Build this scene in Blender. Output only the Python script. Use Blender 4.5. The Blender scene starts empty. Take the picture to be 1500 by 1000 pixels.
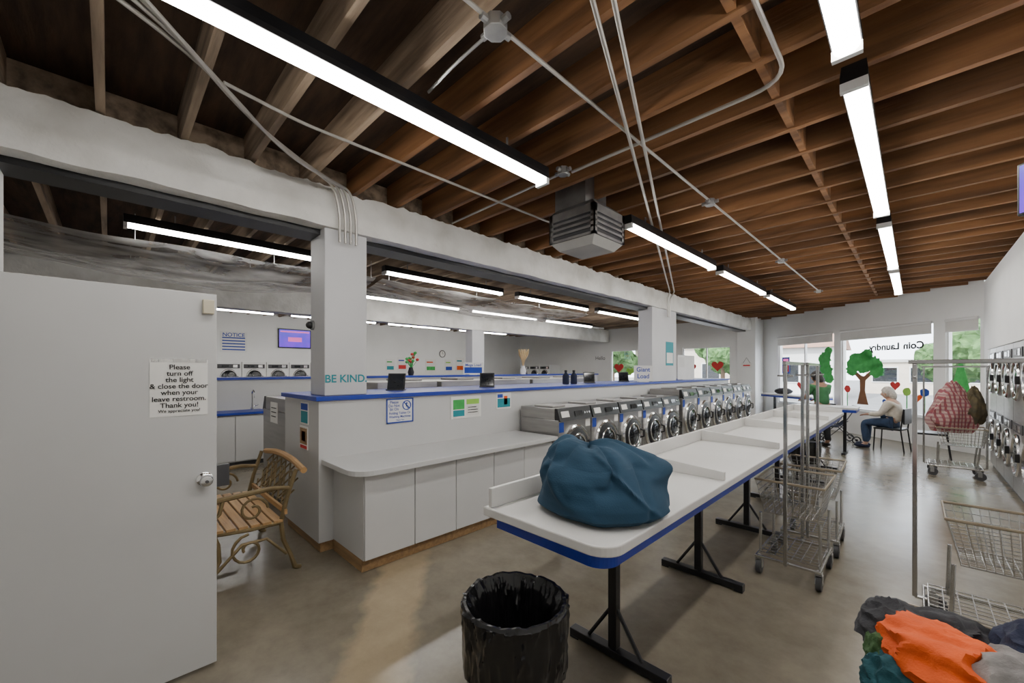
import bpy, bmesh, math, random
from mathutils import Vector, Matrix, noise
random.seed(7)
SC=bpy.context.scene; C=SC.collection; PI=math.pi
# ------------------------------------------------------------------ materials
def mat(name,c,rough=.5,metal=0.,c2=None,scale=5.,bump=0.,bscale=None,stretch=(1,1,1),emit=0.,rnd=0.,lo=.35,hi=.65):
    m=bpy.data.materials.new(name); m.use_nodes=True
    nt=m.node_tree; n=nt.nodes; l=nt.links; b=n['Principled BSDF']
    if c2 is None: c2=tuple(x*.9 for x in c)
    tc=n.new('ShaderNodeTexCoord'); mp=n.new('ShaderNodeMapping'); mp.inputs['Scale'].default_value=stretch
    l.new(tc.outputs['Object'],mp.inputs['Vector'])
    nz=n.new('ShaderNodeTexNoise'); nz.inputs['Scale'].default_value=scale; nz.inputs['Detail'].default_value=6
    l.new(mp.outputs[0],nz.inputs['Vector'])
    rp=n.new('ShaderNodeValToRGB'); e=rp.color_ramp.elements
    e[0].position=lo; e[0].color=(*c2,1); e[1].position=hi; e[1].color=(*c,1)
    l.new(nz.outputs[0],rp.inputs[0]); out=rp.outputs[0]
    if rnd:
        oi=n.new('ShaderNodeObjectInfo'); mr=n.new('ShaderNodeMapRange')
        mr.inputs['To Min'].default_value=1-rnd; mr.inputs['To Max'].default_value=1+rnd
        l.new(oi.outputs['Random'],mr.inputs['Value'])
        hs=n.new('ShaderNodeHueSaturation'); l.new(mr.outputs[0],hs.inputs['Value']); l.new(out,hs.inputs['Color']); out=hs.outputs[0]
    l.new(out,b.inputs['Base Color'])
    b.inputs['Roughness'].default_value=rough; b.inputs['Metallic'].default_value=metal
    if bump:
        bn=n.new('ShaderNodeTexNoise'); bn.inputs['Scale'].default_value=bscale or scale*4; bn.inputs['Detail'].default_value=5
        l.new(mp.outputs[0],bn.inputs['Vector'])
        bp=n.new('ShaderNodeBump'); bp.inputs['Strength'].default_value=bump; bp.inputs['Distance'].default_value=.02
        l.new(bn.outputs[0],bp.inputs['Height']); l.new(bp.outputs[0],b.inputs['Normal'])
    if emit:
        l.new(out,b.inputs['Emission Color']); b.inputs['Emission Strength'].default_value=emit
    return m
def window_glass():
    m=bpy.data.materials.new('window_glass'); m.use_nodes=True; nt=m.node_tree; n=nt.nodes; l=nt.links
    n.remove(n['Principled BSDF']); o=n['Material Output']
    t=n.new('ShaderNodeBsdfTransparent'); t.inputs[0].default_value=(.98,.985,.985,1)
    s=n.new('ShaderNodeBsdfGlossy'); s.inputs['Roughness'].default_value=.03
    mx=n.new('ShaderNodeMixShader'); mx.inputs[0].default_value=.05
    l.new(t.outputs[0],mx.inputs[1]); l.new(s.outputs[0],mx.inputs[2]); l.new(mx.outputs[0],o.inputs[0]); return m
def film():
    m=bpy.data.materials.new('plastic_film'); m.use_nodes=True; nt=m.node_tree; n=nt.nodes; l=nt.links
    n.remove(n['Principled BSDF']); o=n['Material Output']
    t=n.new('ShaderNodeBsdfTransparent'); t.inputs[0].default_value=(.99,.99,.99,1)
    d=n.new('ShaderNodeBsdfDiffuse'); d.inputs[0].default_value=(.97,.97,.96,1); r=n.new('ShaderNodeBsdfTranslucent'); r.inputs[0].default_value=(.97,.97,.96,1)
    g=n.new('ShaderNodeBsdfGlossy'); g.inputs['Roughness'].default_value=.28
    a=n.new('ShaderNodeMixShader'); a.inputs[0].default_value=.6; l.new(d.outputs[0],a.inputs[1]); l.new(r.outputs[0],a.inputs[2])
    b=n.new('ShaderNodeMixShader'); b.inputs[0].default_value=.22; l.new(a.outputs[0],b.inputs[1]); l.new(g.outputs[0],b.inputs[2])
    tc=n.new('ShaderNodeTexCoord'); mp=n.new('ShaderNodeMapping'); mp.inputs['Scale'].default_value=(5,.8,1); l.new(tc.outputs['Object'],mp.inputs['Vector'])
    z=n.new('ShaderNodeTexNoise'); z.inputs['Scale'].default_value=2.2; z.inputs['Detail'].default_value=7; l.new(mp.outputs[0],z.inputs['Vector'])
    mr=n.new('ShaderNodeMapRange'); mr.inputs['From Min'].default_value=.36; mr.inputs['From Max'].default_value=.68; mr.inputs['To Min'].default_value=.14; mr.inputs['To Max'].default_value=.62; l.new(z.outputs[0],mr.inputs['Value'])
    mx=n.new('ShaderNodeMixShader'); l.new(mr.outputs[0],mx.inputs[0]); l.new(t.outputs[0],mx.inputs[1]); l.new(b.outputs[0],mx.inputs[2]); l.new(mx.outputs[0],o.inputs[0]); return m
def floor_mat():
    m=mat('polished_concrete',(.235,.207,.16),.3,0,(.145,.125,.093),.75,0,3,lo=.28,hi=.72)
    nt=m.node_tree; n=nt.nodes; l=nt.links; b=n['Principled BSDF']
    src=b.inputs['Base Color'].links[0].from_socket
    tc=n.new('ShaderNodeTexCoord')
    f=n.new('ShaderNodeTexNoise'); f.inputs['Scale'].default_value=3.2; f.inputs['Detail'].default_value=14; f.inputs['Roughness'].default_value=.72; l.new(tc.outputs['Object'],f.inputs['Vector'])
    r=n.new('ShaderNodeValToRGB'); r.color_ramp.elements[0].position=.2; r.color_ramp.elements[0].color=(.66,.65,.63,1); r.color_ramp.elements[1].position=.82; r.color_ramp.elements[1].color=(1.3,1.29,1.27,1)
    l.new(f.outputs[0],r.inputs[0])
    mu=n.new('ShaderNodeMixRGB'); mu.blend_type='MULTIPLY'; mu.inputs[0].default_value=1; l.new(src,mu.inputs[1]); l.new(r.outputs[0],mu.inputs[2])
    def dot(vec,off):
        s=n.new('ShaderNodeVectorMath'); s.operation='SUBTRACT'; s.inputs[1].default_value=off; l.new(tc.outputs['Object'],s.inputs[0])
        d=n.new('ShaderNodeVectorMath'); d.operation='DOT_PRODUCT'; d.inputs[1].default_value=vec; l.new(s.outputs[0],d.inputs[0]); return d.outputs['Value']
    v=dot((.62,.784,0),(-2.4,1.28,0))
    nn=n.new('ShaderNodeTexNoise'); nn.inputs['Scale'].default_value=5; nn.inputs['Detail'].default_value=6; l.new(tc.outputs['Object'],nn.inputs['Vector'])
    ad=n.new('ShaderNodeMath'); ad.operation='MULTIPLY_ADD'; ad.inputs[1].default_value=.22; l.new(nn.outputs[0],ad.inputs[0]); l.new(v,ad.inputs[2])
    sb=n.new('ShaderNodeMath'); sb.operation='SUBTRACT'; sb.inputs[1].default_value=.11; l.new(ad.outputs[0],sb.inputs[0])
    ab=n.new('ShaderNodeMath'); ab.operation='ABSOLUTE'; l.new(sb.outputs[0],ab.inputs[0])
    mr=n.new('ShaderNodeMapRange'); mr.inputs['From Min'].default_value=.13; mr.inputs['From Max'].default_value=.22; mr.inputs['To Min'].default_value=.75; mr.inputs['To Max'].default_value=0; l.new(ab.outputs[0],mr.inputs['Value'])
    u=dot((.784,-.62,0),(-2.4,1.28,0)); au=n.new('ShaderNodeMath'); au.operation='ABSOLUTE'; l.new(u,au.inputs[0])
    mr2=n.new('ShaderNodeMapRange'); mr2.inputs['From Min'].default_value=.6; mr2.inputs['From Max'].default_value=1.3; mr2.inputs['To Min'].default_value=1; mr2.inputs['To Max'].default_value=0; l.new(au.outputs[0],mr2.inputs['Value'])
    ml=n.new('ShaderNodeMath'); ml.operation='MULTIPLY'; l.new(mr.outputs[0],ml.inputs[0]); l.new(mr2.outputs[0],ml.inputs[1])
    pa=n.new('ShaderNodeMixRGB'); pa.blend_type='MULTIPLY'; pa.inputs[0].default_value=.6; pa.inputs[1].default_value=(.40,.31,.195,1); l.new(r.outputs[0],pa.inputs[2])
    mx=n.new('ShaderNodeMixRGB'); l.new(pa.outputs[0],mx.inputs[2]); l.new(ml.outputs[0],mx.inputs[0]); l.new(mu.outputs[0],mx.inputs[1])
    l.new(mx.outputs[0],b.inputs['Base Color'])
    rr=n.new('ShaderNodeMapRange'); rr.inputs['To Min'].default_value=.17; rr.inputs['To Max'].default_value=.29; l.new(f.outputs[0],rr.inputs['Value']); l.new(rr.outputs[0],b.inputs['Roughness'])
    return m
M={}
M['floor']=floor_mat()
M['wall']=mat('white_paint',(.83,.83,.82),.7,0,(.78,.78,.77),1.2,.05,60)
M['plaster']=mat('rough_white_plaster',(.76,.75,.72),.8,0,(.56,.545,.505),2.2,.9,9,lo=.3,hi=.6)
M['column']=mat('column_paint',(.58,.58,.59),.55,0,(.54,.54,.55),2)
M['laminate']=mat('white_laminate',(.58,.58,.575),.4,0,(.55,.55,.545),2)
M['panel']=mat('grey_white_panel',(.55,.55,.545),.45,0,(.52,.52,.515),1.5)
M['top']=mat('table_laminate',(.66,.65,.63),.35,0,(.61,.6,.58),2)
M['blue']=mat('blue_edge',(.010,.035,.34),.4,0,(.008,.03,.29),3)
M['wood']=mat('joist_wood',(.30,.14,.055),.7,0,(.11,.05,.02),1.6,.25,6,(.35,5,5),rnd=.25)
M['woodgrey']=mat('aged_joist_wood',(.42,.315,.22),.8,0,(.16,.115,.08),2.2,.3,8,(.5,5,5),rnd=.25)
M['deck']=mat('roof_deck',(.085,.048,.027),.85,0,(.035,.02,.012),2,.3,8,(1,6,1))
M['tan']=mat('tan_wood',(.36,.22,.10),.6,0,(.25,.15,.07),4,.2,10,(1,8,8))
M['slat']=mat('bench_slat',(.50,.30,.13),.5,0,(.36,.21,.085),4,.1,10,(.6,8,8))
M['iron']=mat('bronze_iron',(.27,.20,.10),.5,.4,(.17,.125,.06),6)
M['steel']=mat('brushed_steel',(.41,.4,.385),.33,.85,(.34,.33,.32),3,.03,40,(1,1,8))
M['chrome']=mat('chrome',(.8,.8,.8),.16,1,(.7,.7,.7),3)
M['rack']=mat('rack_chrome',(.5,.5,.5),.2,1,(.42,.42,.42),3)
M['wire']=mat('zinc_wire',(.58,.575,.56),.25,.95,(.48,.475,.46),5)
M['galv']=mat('galvanised',(.4,.4,.395),.4,.75,(.27,.27,.27),6)
M['conduit']=mat('conduit_steel',(.52,.5,.46),.42,.65,(.4,.38,.35),4)
M['black']=mat('black_plastic',(.012,.012,.013),.4,0,(.009,.009,.01),4)
M['blackmetal']=mat('black_metal',(.013,.013,.015),.35,.2,(.009,.009,.01),4)
M['darkgrey']=mat('dark_grey',(.06,.06,.065),.4,0,(.045,.045,.05),4)
M['glassdark']=mat('door_glass',(.015,.017,.02),.08,0,(.01,.012,.014),3)
M['rubber']=mat('grey_rubber',(.07,.07,.075),.6,0,(.05,.05,.055),5)
M['tube']=mat('lamp_lens',(1,.972,.925),.4,0,(1,.967,.915),1,emit=39)
M['white']=mat('white_enamel',(.74,.74,.73),.4,0,(.7,.7,.69),3)
M['paper']=mat('paper',(.8,.79,.76),.8,0,(.75,.74,.71),4)
M['ink']=mat('black_ink',(.02,.02,.022),.8)
M['bluepaint']=mat('blue_ink',(.01,.05,.36),.6)
M['teal']=mat('teal_lettering',(.008,.25,.30),.5)
M['red']=mat('red_paint',(.62,.03,.03),.6)
M['green']=mat('green_paint',(.06,.45,.10),.6,0,(.03,.32,.06),8)
M['lime']=mat('lime_paint',(.3,.6,.08),.6)
M['brownp']=mat('brown_paint',(.22,.10,.045),.7)
M['olive']=mat('olive_brown_cloth',(.11,.085,.04),.85,0,(.06,.05,.03),14)
M['orange']=mat('orange_cloth',(.8,.11,.01),.8,0,(.62,.08,.008),6,.2,120)
M['navybag']=mat('blue_bag_cloth',(.008,.047,.092),.85,0,(.0065,.039,.076),4,.12,160)
M['charcoal']=mat('charcoal_cloth',(.045,.045,.05),.9,0,(.028,.028,.032),8,.2,120)
M['tealcloth']=mat('teal_cloth',(.012,.08,.10),.85,0,(.009,.06,.075),8,.2,120)
M['greencloth']=mat('green_cloth',(.05,.11,.035),.85,0,(.035,.08,.025),8,.2,120)
M['greycloth']=mat('light_grey_cloth',(.30,.28,.27),.9,0,(.17,.16,.155),12,.2,120)
M['navy']=mat('navy_cloth',(.018,.024,.055),.9,0,(.012,.016,.04),8,.2,120)
M['binbag']=mat('bin_bag',(.010,.010,.011),.2,0,(.007,.007,.008),4,.15,12)
M['bin']=mat('grey_bin',(.3,.3,.3),.5,0,(.26,.26,.26),4)
M['glass']=window_glass()
M['plastic']=film()
M['blind']=mat('roller_blind',(.66,.65,.63),.7,0,(.6,.59,.57),3)
M['skin']=mat('skin',(.5,.3,.21),.6,0,(.45,.26,.18),6)
M['skind']=mat('tan_skin',(.36,.2,.13),.6,0,(.32,.175,.11),6)
M['hairgrey']=mat('white_hair',(.62,.58,.53),.8,0,(.42,.39,.35),30,.4,60)
M['hairblack']=mat('dark_hair',(.02,.015,.012),.6,0,(.012,.009,.008),30,.4,60)
M['cream']=mat('cream_knit',(.68,.62,.53),.9,0,(.58,.53,.45),20,.3,80)
M['shirt']=mat('green_shirt',(.05,.18,.07),.9,0,(.035,.14,.05),10)
M['jeans']=mat('denim',(.04,.07,.14),.9,0,(.028,.05,.1),14)
M['stone']=mat('beige_stucco',(.66,.58,.48),.9,0,(.58,.51,.42),2)
M['wstucco']=mat('white_stucco',(.75,.74,.71),.9,0,(.68,.67,.64),2)
M['roof']=mat('roof_tiles',(.3,.16,.1),.8,0,(.22,.12,.08),8)
M['asphalt']=mat('asphalt',(.2,.2,.2),.9,0,(.15,.15,.15),3)
M['walk']=mat('sidewalk',(.5,.49,.46),.9,0,(.42,.41,.39),3)
M['leaf']=mat('leaf_mass',(.10,.2,.06),.9,0,(.04,.1,.025),5,.8,9)
M['bark']=mat('bark',(.14,.09,.055),.9)
M['straw']=mat('pampas',(.55,.4,.22),.9)
M['screen']=mat('purple_screen',(.10,.02,.42),.3,0,(.03,.02,.3),2.2,emit=2.2)
M['pink']=mat('pink_screen',(.75,.12,.4),.4,emit=1.)
M['rim']=mat('tan_rim',(.27,.22,.15),.45)
def plaid_mat():
    m=mat('plaid_bag',(.62,.52,.45),.7); nt=m.node_tree; n=nt.nodes; l=nt.links; b=n['Principled BSDF']
    tc=n.new('ShaderNodeTexCoord'); s=n.new('ShaderNodeSeparateXYZ'); l.new(tc.outputs['Object'],s.inputs[0])
    outs=[]
    ad2=n.new('ShaderNodeMath'); ad2.operation='ADD'; l.new(s.outputs[0],ad2.inputs[0]); l.new(s.outputs[1],ad2.inputs[1])
    for o,sc in ((ad2.outputs[0],110),(s.outputs[2],110)):
        q=n.new('ShaderNodeMath'); q.operation='MULTIPLY'; q.inputs[1].default_value=sc; l.new(o,q.inputs[0])
        si=n.new('ShaderNodeMath'); si.operation='SINE'; l.new(q.outputs[0],si.inputs[0])
        g=n.new('ShaderNodeMath'); g.operation='GREATER_THAN'; g.inputs[1].default_value=.25; l.new(si.outputs[0],g.inputs[0]); outs.append(g.outputs[0])
    a=n.new('ShaderNodeMixRGB'); a.inputs[1].default_value=(.42,.28,.25,1); a.inputs[2].default_value=(.26,.06,.065,1); l.new(outs[0],a.inputs[0])
    k=n.new('ShaderNodeMixRGB'); k.inputs[2].default_value=(.2,.05,.08,1); h=n.new('ShaderNodeMath'); h.operation='MULTIPLY'; h.inputs[1].default_value=.6; l.new(outs[1],h.inputs[0]); l.new(h.outputs[0],k.inputs[0]); l.new(a.outputs[0],k.inputs[1])
    l.new(k.outputs[0],b.inputs['Base Color']); return m
M['plaid']=plaid_mat()
# ------------------------------------------------------------------ mesh builder
class MB:
    def __init__(s): s.bm=bmesh.new()
    def box(s,x0,x1,y0,y1,z0,z1,M_=None):
        v=[Vector((x,y,z)) for x in(x0,x1) for y in(y0,y1) for z in(z0,z1)]
        if M_ is not None: v=[M_@p for p in v]
        v=[s.bm.verts.new(p) for p in v]
        for f in((0,1,3,2),(4,6,7,5),(0,4,5,1),(2,3,7,6),(0,2,6,4),(1,5,7,3)): s.bm.faces.new([v[i] for i in f])
        return s
    def path(s,pts,r,n=8,closed=False):
        P=[Vector(p) for p in pts]; N=len(P); R=r if isinstance(r,(list,tuple)) else [r]*N
        rings=[]; up=None
        for i in range(N):
            t=(P[(i+1)%N]-P[i-1]) if closed else P[min(i+1,N-1)]-P[max(i-1,0)]
            t=t.normalized()
            if up is None:
                a=Vector((0,0,1)) if abs(t.z)<.9 else Vector((1,0,0)); up=(a-t*a.dot(t)).normalized()
            else: up=(up-t*up.dot(t)).normalized()
            sd=t.cross(up)
            rings.append([s.bm.verts.new(P[i]+(up*math.cos(2*PI*(j+.5)/n)+sd*math.sin(2*PI*(j+.5)/n))*R[i]) for j in range(n)])
        for i in range(N if closed else N-1):
            a,b=rings[i],rings[(i+1)%N]
            for j in range(n): s.bm.faces.new((a[j],a[(j+1)%n],b[(j+1)%n],b[j]))
        if not closed: s.bm.faces.new(rings[0]); s.bm.faces.new(rings[-1])
        return s
    def cyl(s,p0,p1,r,n=12): return s.path([p0,p1],r,n)
    def torus(s,c,axis,R,r,n=24,k=8):
        c=Vector(c); a=Vector(axis).normalized(); u=a.orthogonal().normalized(); w=a.cross(u)
        return s.path([c+(u*math.cos(2*PI*i/n)+w*math.sin(2*PI*i/n))*R for i in range(n)],r,k,True)
    def lathe(s,prof,n=24,M_=None):
        rings=[]
        for r,z in prof:
            if r<1e-5: pts=[Vector((0,0,z))]
            else: pts=[Vector((r*math.cos(2*PI*j/n),r*math.sin(2*PI*j/n),z)) for j in range(n)]
            if M_ is not None: pts=[M_@p for p in pts]
            rings.append([s.bm.verts.new(p) for p in pts])
        for a,b in zip(rings,rings[1:]):
            for j in range(n):
                q=[a[j%len(a)],a[(j+1)%len(a)],b[(j+1)%len(b)],b[j%len(b)]]
                u=[]
                for x in q:
                    if x not in u: u.append(x)
                if len(u)>2: s.bm.faces.new(u)
        return s
    def ell(s,c,r,sub=3,M_=None):
        T=Matrix.Translation(c)@(M_ if M_ is not None else Matrix.Identity(4))@Matrix.Diagonal((r[0],r[1],r[2],1))
        bmesh.ops.create_icosphere(s.bm,subdivisions=sub,radius=1,matrix=T); return s
    def prism(s,pts,a,b,ax='z'):
        def q(p,h): return {'z':(p[0],p[1],h),'x':(h,p[0],p[1]),'y':(p[0],h,p[1])}[ax]
        A=[s.bm.verts.new(q(p,a)) for p in pts]; B=[s.bm.verts.new(q(p,b)) for p in pts]; n=len(pts)
        s.bm.faces.new(A); s.bm.faces.new(B)
        for i in range(n): s.bm.faces.new((A[i],A[(i+1)%n],B[(i+1)%n],B[i]))
        return s
    def grid(s,f,nu,nv,wrap=False):
        V=[[s.bm.verts.new(f(i/nu,j/nv)) for j in range(nv+1)] for i in range(nu if wrap else nu+1)]
        for i in range(nu):
            a=V[i]; b=V[(i+1)%len(V)]
            for j in range(nv): s.bm.faces.new((a[j],b[j],b[j+1],a[j+1]))
        return s
def AX(loc,axis):
    return Matrix.Translation(loc)@Vector((0,0,1)).rotation_difference(Vector(axis)).to_matrix().to_4x4()
def build(name,mb,m,parent=None,smooth=False,bevel=0.,loc=None,rotz=0.,label=None,seg=2):
    bm=mb.bm; bmesh.ops.recalc_face_normals(bm,faces=bm.faces)
    me=bpy.data.meshes.new(name); bm.to_mesh(me); bm.free(); me.materials.append(m)
    if smooth:
        me.polygons.foreach_set('use_smooth',[True]*len(me.polygons)); me.set_sharp_from_angle(angle=.75)
    o=bpy.data.objects.new(name,me); C.objects.link(o)
    if parent is not None: o.parent=parent
    if loc is not None: o.location=loc
    o.rotation_euler=(0,0,rotz)
    if bevel:
        b=o.modifiers.new('bevel','BEVEL'); b.width=bevel; b.segments=seg; b.limit_method='ANGLE'
    if label: o['label']=label
    return o
def tag(o,label,cat,group=None):
    o['label']=label; o['category']=cat
    if group: o['group']=group
    return o
def thing(name,label,cat,loc=(0,0,0),rotz=0.,group=None):
    o=bpy.data.objects.new(name,None); C.objects.link(o); o.empty_display_size=.1
    o.location=loc; o.rotation_euler=(0,0,rotz); return tag(o,label,cat,group)
def struct(name,mb,m,smooth=False,bevel=0.,loc=None,rotz=0.):
    o=build(name,mb,m,None,smooth,bevel,loc,rotz); o['kind']='structure'; return o
def dup(root,loc,rotz=None,label=None,group=None,scale=None):
    r=root.copy(); C.objects.link(r); r.location=loc
    if rotz is not None: r.rotation_euler=(0,0,rotz)
    if label: r['label']=label
    if group: r['group']=group
    if scale: r.scale=scale
    for ch in list(root.children):
        c=ch.copy(); C.objects.link(c); c.parent=r
        for g in list(ch.children):
            d=g.copy(); C.objects.link(d); d.parent=c
    return r
def text_obj(name,body,size,m,parent,at=(0,0,0),align='CENTER',space=1.0,mirror=False,loc=None,rotz=0,bold=0):
    cu=bpy.data.curves.new('txt','FONT'); cu.body=body; cu.size=size; cu.align_x=align; cu.align_y='CENTER'; cu.space_line=space; cu.offset=bold*size
    ob=bpy.data.objects.new('txt',cu); C.objects.link(ob); bpy.context.view_layer.update()
    me=bpy.data.meshes.new_from_object(ob.evaluated_get(bpy.context.evaluated_depsgraph_get()))
    bpy.data.objects.remove(ob)
    T=Matrix.Translation(at)@Matrix(((-1 if mirror else 1,0,0,0),(0,0,-1,0),(0,1,0,0),(0,0,0,1)))
    me.transform(T); me.materials.clear(); me.materials.append(m)
    o=bpy.data.objects.new(name,me); C.objects.link(o)
    if parent is not None: o.parent=parent
    if loc is not None: o.location=loc; o.rotation_euler=(0,0,rotz)
    return o
FX,FY,FNX=PI/2,0.,-PI/2
def sign(name,label,cat,loc,rotz,w,h,m,texts=(),shapes=(),frame=None,th=.006,group=None):
    t=thing(name,label,cat,loc,rotz,group)
    build('panel',MB().box(-w/2,w/2,-th,0,-h/2,h/2),m,t)
    if frame:
        b=MB(); k=.012 if w<.4 else .018
        b.box(-w/2,w/2,-th-.006,-th,h/2-k,h/2).box(-w/2,w/2,-th-.006,-th,-h/2,-h/2+k).box(-w/2,-w/2+k,-th-.006,-th,-h/2,h/2).box(w/2-k,w/2,-th-.006,-th,-h/2,h/2)
        build('border',b,frame,t)
    for (body,size,x,z,mm) in texts: text_obj('lettering',body,size,mm,t,(x,-th-.002,z),bold=.018)
    for (x0,x1,z0,z1,mm) in shapes: build('printed_block',MB().box(x0,x1,-th-.0015,-th,z0,z1),mm,t)
    return t
ORD=['first','second','third','fourth','fifth','sixth','seventh','eighth','ninth','tenth']
# ------------------------------------------------------------------ shell
FP=[(-14.1,-1.6),(1.9,-1.6),(1.9,11.1),(.92,11.6),(-3.6,15.4),(-3.6,14.7),(-14.1,14.7)]
struct('floor',MB().prism(FP,-.12,0),M['floor'])
struct('ceiling',MB().prism(FP,3.5,3.6),M['deck'])
b=MB().box(.92,1.1,-1.6,6.75,0,3.25).box(.92,1.1,6.75,11.6,1.97,3.25).box(1.72,1.85,6.7,11.5,0,1.97).box(.92,1.1,11.1,11.6,0,1.97).box(1.1,1.8,6.62,6.75,0,1.97)
struct('wall_right',b,M['wall'])
struct('trim_4',MB().box(1.06,1.1,-1.6,11.6,3.25,3.5),M['wood'])  # unseen board added to stop outside light leaking in above the right wall
struct('wall_back',MB().box(-14.1,1.1,-1.75,-1.6,0,3.5),M['wall'])
struct('wall_left',MB().box(-14.2,-14,-1.6,14.7,0,3.5),M['wall'])
b=MB(); xs=[-14.0,-8.84,-7.63,-5.91,-4.33,-4.05]
for i,(a,c) in enumerate(zip(xs,xs[1:])):
    if i in(1,3): b.box(a,c,14.6,14.75,0,.75).box(a,c,14.6,14.75,2.4,3.5)
    else: b.box(a,c,14.6,14.75,0,3.5)
struct('wall_front_hall',b,M['wall'])
struct('wall_corner',MB().box(-4.08,-3.55,14.4,15.5,0,3.5),M['wall'],bevel=.01)
WL=(-3.6,15.4,0); WR=math.atan2(-3.8,4.52); LB=5.905
def wb(u,y=0,z=0):
    c,s=math.cos(WR),math.sin(WR); return (WL[0]+u*c-y*s,WL[1]+u*s+y*c,z)
WIN=[(.72,2.72),(2.92,5.07),(5.28,5.86)]
b=MB().box(0,LB,0,.15,0,.6).box(0,LB,0,.15,2.62,3.5)
for a,c in((0,.72),(2.72,2.92),(5.07,5.28),(5.86,LB+.1)): b.box(a,c,0,.15,.6,2.62)
struct('wall_street',b,M['wall'],loc=WL,rotz=WR)
def window(i,loc,rotz,u0,u1,z0,z1,mull=()):
    t=bpy.data.objects.new('window_%d'%i,None); C.objects.link(t); t.location=loc; t.rotation_euler=(0,0,rotz); t['kind']='structure'
    k=.035; b=MB().box(u0,u1,.03,.09,z0,z0+k).box(u0,u1,.03,.09,z1-k,z1).box(u0,u0+k,.03,.09,z0+k,z1-k).box(u1-k,u1,.03,.09,z0+k,z1-k)
    for m in mull: b.box(m-.02,m+.02,.03,.09,z0+k,z1-k)
    build('window_frame',b,M['white'],t); build('pane',MB().box(u0+k,u1-k,.058,.062,z0+k,z1-k),M['glass'],t)
    build('window_sill',MB().box(u0,u1,-.05,.03,z0-.03,z0),M['white'],t)
for i,(a,c) in enumerate(WIN): window(i+1,WL,WR,a,c,.6,2.62,[(a+c)/2] if i==0 else ())
window(4,(0,14.6,0),0,-8.84,-7.63,.75,2.4); window(5,(0,14.6,0),0,-5.91,-4.33,.75,2.4,[-5.1])
for i,(a,c) in enumerate(WIN):
    t=thing('roller_blind',['pale roller blind part lowered over the left street window','wide roller blind above the painted tree window','narrow roller blind on the street window nearest the dryers'][i],'blind',(*wb((a+c)/2,-.03)[:2],2.38),WR,'street window blinds'); w=(c-a)/2-.02
    build('blind_cloth',MB().box(-w,w,-.003,.003,.0,.22),M['blind'],t); build('roller',MB().cyl((-w,0,.22),(w,0,.22),.03),M['white'],t,True); build('bottom_bar',MB().box(-w,w,-.01,.01,-.02,0),M['white'],t)
def beam(x0,x1,z0,z1,y0,y1,j):
    b=MB(); n=int((y1-y0)/.035); prof=[(x1,z0),(x1+.0,z0+.1),(x1,z0+.2),(x1,z1-.08),(x1-.02,z1),(x0+.02,z1),(x0,z1-.08),(x0,z0)]
    def f(u,v):
        p=prof[int(round(u*8))%8]; y=y0+(y1-y0)*v; q=Vector((p[0]*3,y*3.1,p[1]*7)); q2=Vector((p[0]*9,y*9.1,p[1]*15))
        tp=p[1]>z1-.1
        return (p[0]+j*noise.noise(q)+.5*j*noise.noise(q2),y,p[1]+j*.7*noise.noise(q+Vector((9,3,1)))+(j*(1.3*noise.noise(q2*1.7)+1.1*noise.noise(q2*.17)+.9*noise.noise(q2*.53+Vector((4,4,4)))-.5) if tp else 0))
    return b.grid(f,8,n,True)
struct('wall_beam_front',beam(-4.03,-3.66,2.87,3.24,-1.6,14.5,.019),M['plaster'],True)
struct('wall_beam_rear',beam(-9.2,-8.87,2.75,3.24,-1.6,14.5,.012),M['plaster'],True)
struct('trim_1',MB().box(-4.06,-3.8,-1.55,14.3,2.825,2.885),M['blackmetal'])
struct('trim_2',MB().box(-3.92,-3.89,-1.55,14.5,3.25,3.495),M['woodgrey'])
struct('wall_stub',MB().box(-4.05,-3.68,-1.55,-.47,0,2.86),M['wall'])
struct('wall_restroom',MB().box(-3.68,-2.75,-.72,-.6,0,2.86),M['wall'])
b=MB().box(-4.05,-3.7,1.35,1.74,1.371,2.87); struct('wall_column_near',b,M['column'],bevel=.008)
struct('wall_column_far',MB().box(-4.0,-3.7,7.65,8.8,1.371,2.87),M['column'],bevel=.008)
struct('wall_column_rear',MB().box(-9.2,-8.9,7.3,7.75,1.471,2.76),M['column'],bevel=.008)
JL='long brown wooden joist across the open ceiling above the folding table'
JL2='aged wooden joist across the ceiling of the hall behind the plaster beam'
i=0; y=-1.3; ys=[]
while y<15.2:
    ys.append(y)
    x1=min(1.059,-3.6+4.52*(15.4-y)/3.8-.05)
    if x1>-3.4:
        o=build('ceiling_joist',MB().box(-3.87,x1,y-.022,y+.022,3.251,3.499),M['woodgrey'] if y<1.5 else M['wood']); tag(o,JL,'joist','ceiling joists above the folding table')
    if y<14.4:
        o=build('ceiling_joist',MB().box(-13.99,-3.94,y-.022,y+.022,3.251,3.499),M['woodgrey']); tag(o,JL2,'joist','ceiling joists behind the beam')
    y+=.42
for k,(a,c) in enumerate(zip(ys,ys[1:])):
    if a>-.2 and c<12.4:
        o=build('blocking_board',MB().box(-.62,-.58,a+.0225,c-.0225,3.262,3.46),M['wood']); tag(o,'short wooden blocking board fixed between two ceiling joists','blocking','joist blocking boards')
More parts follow.
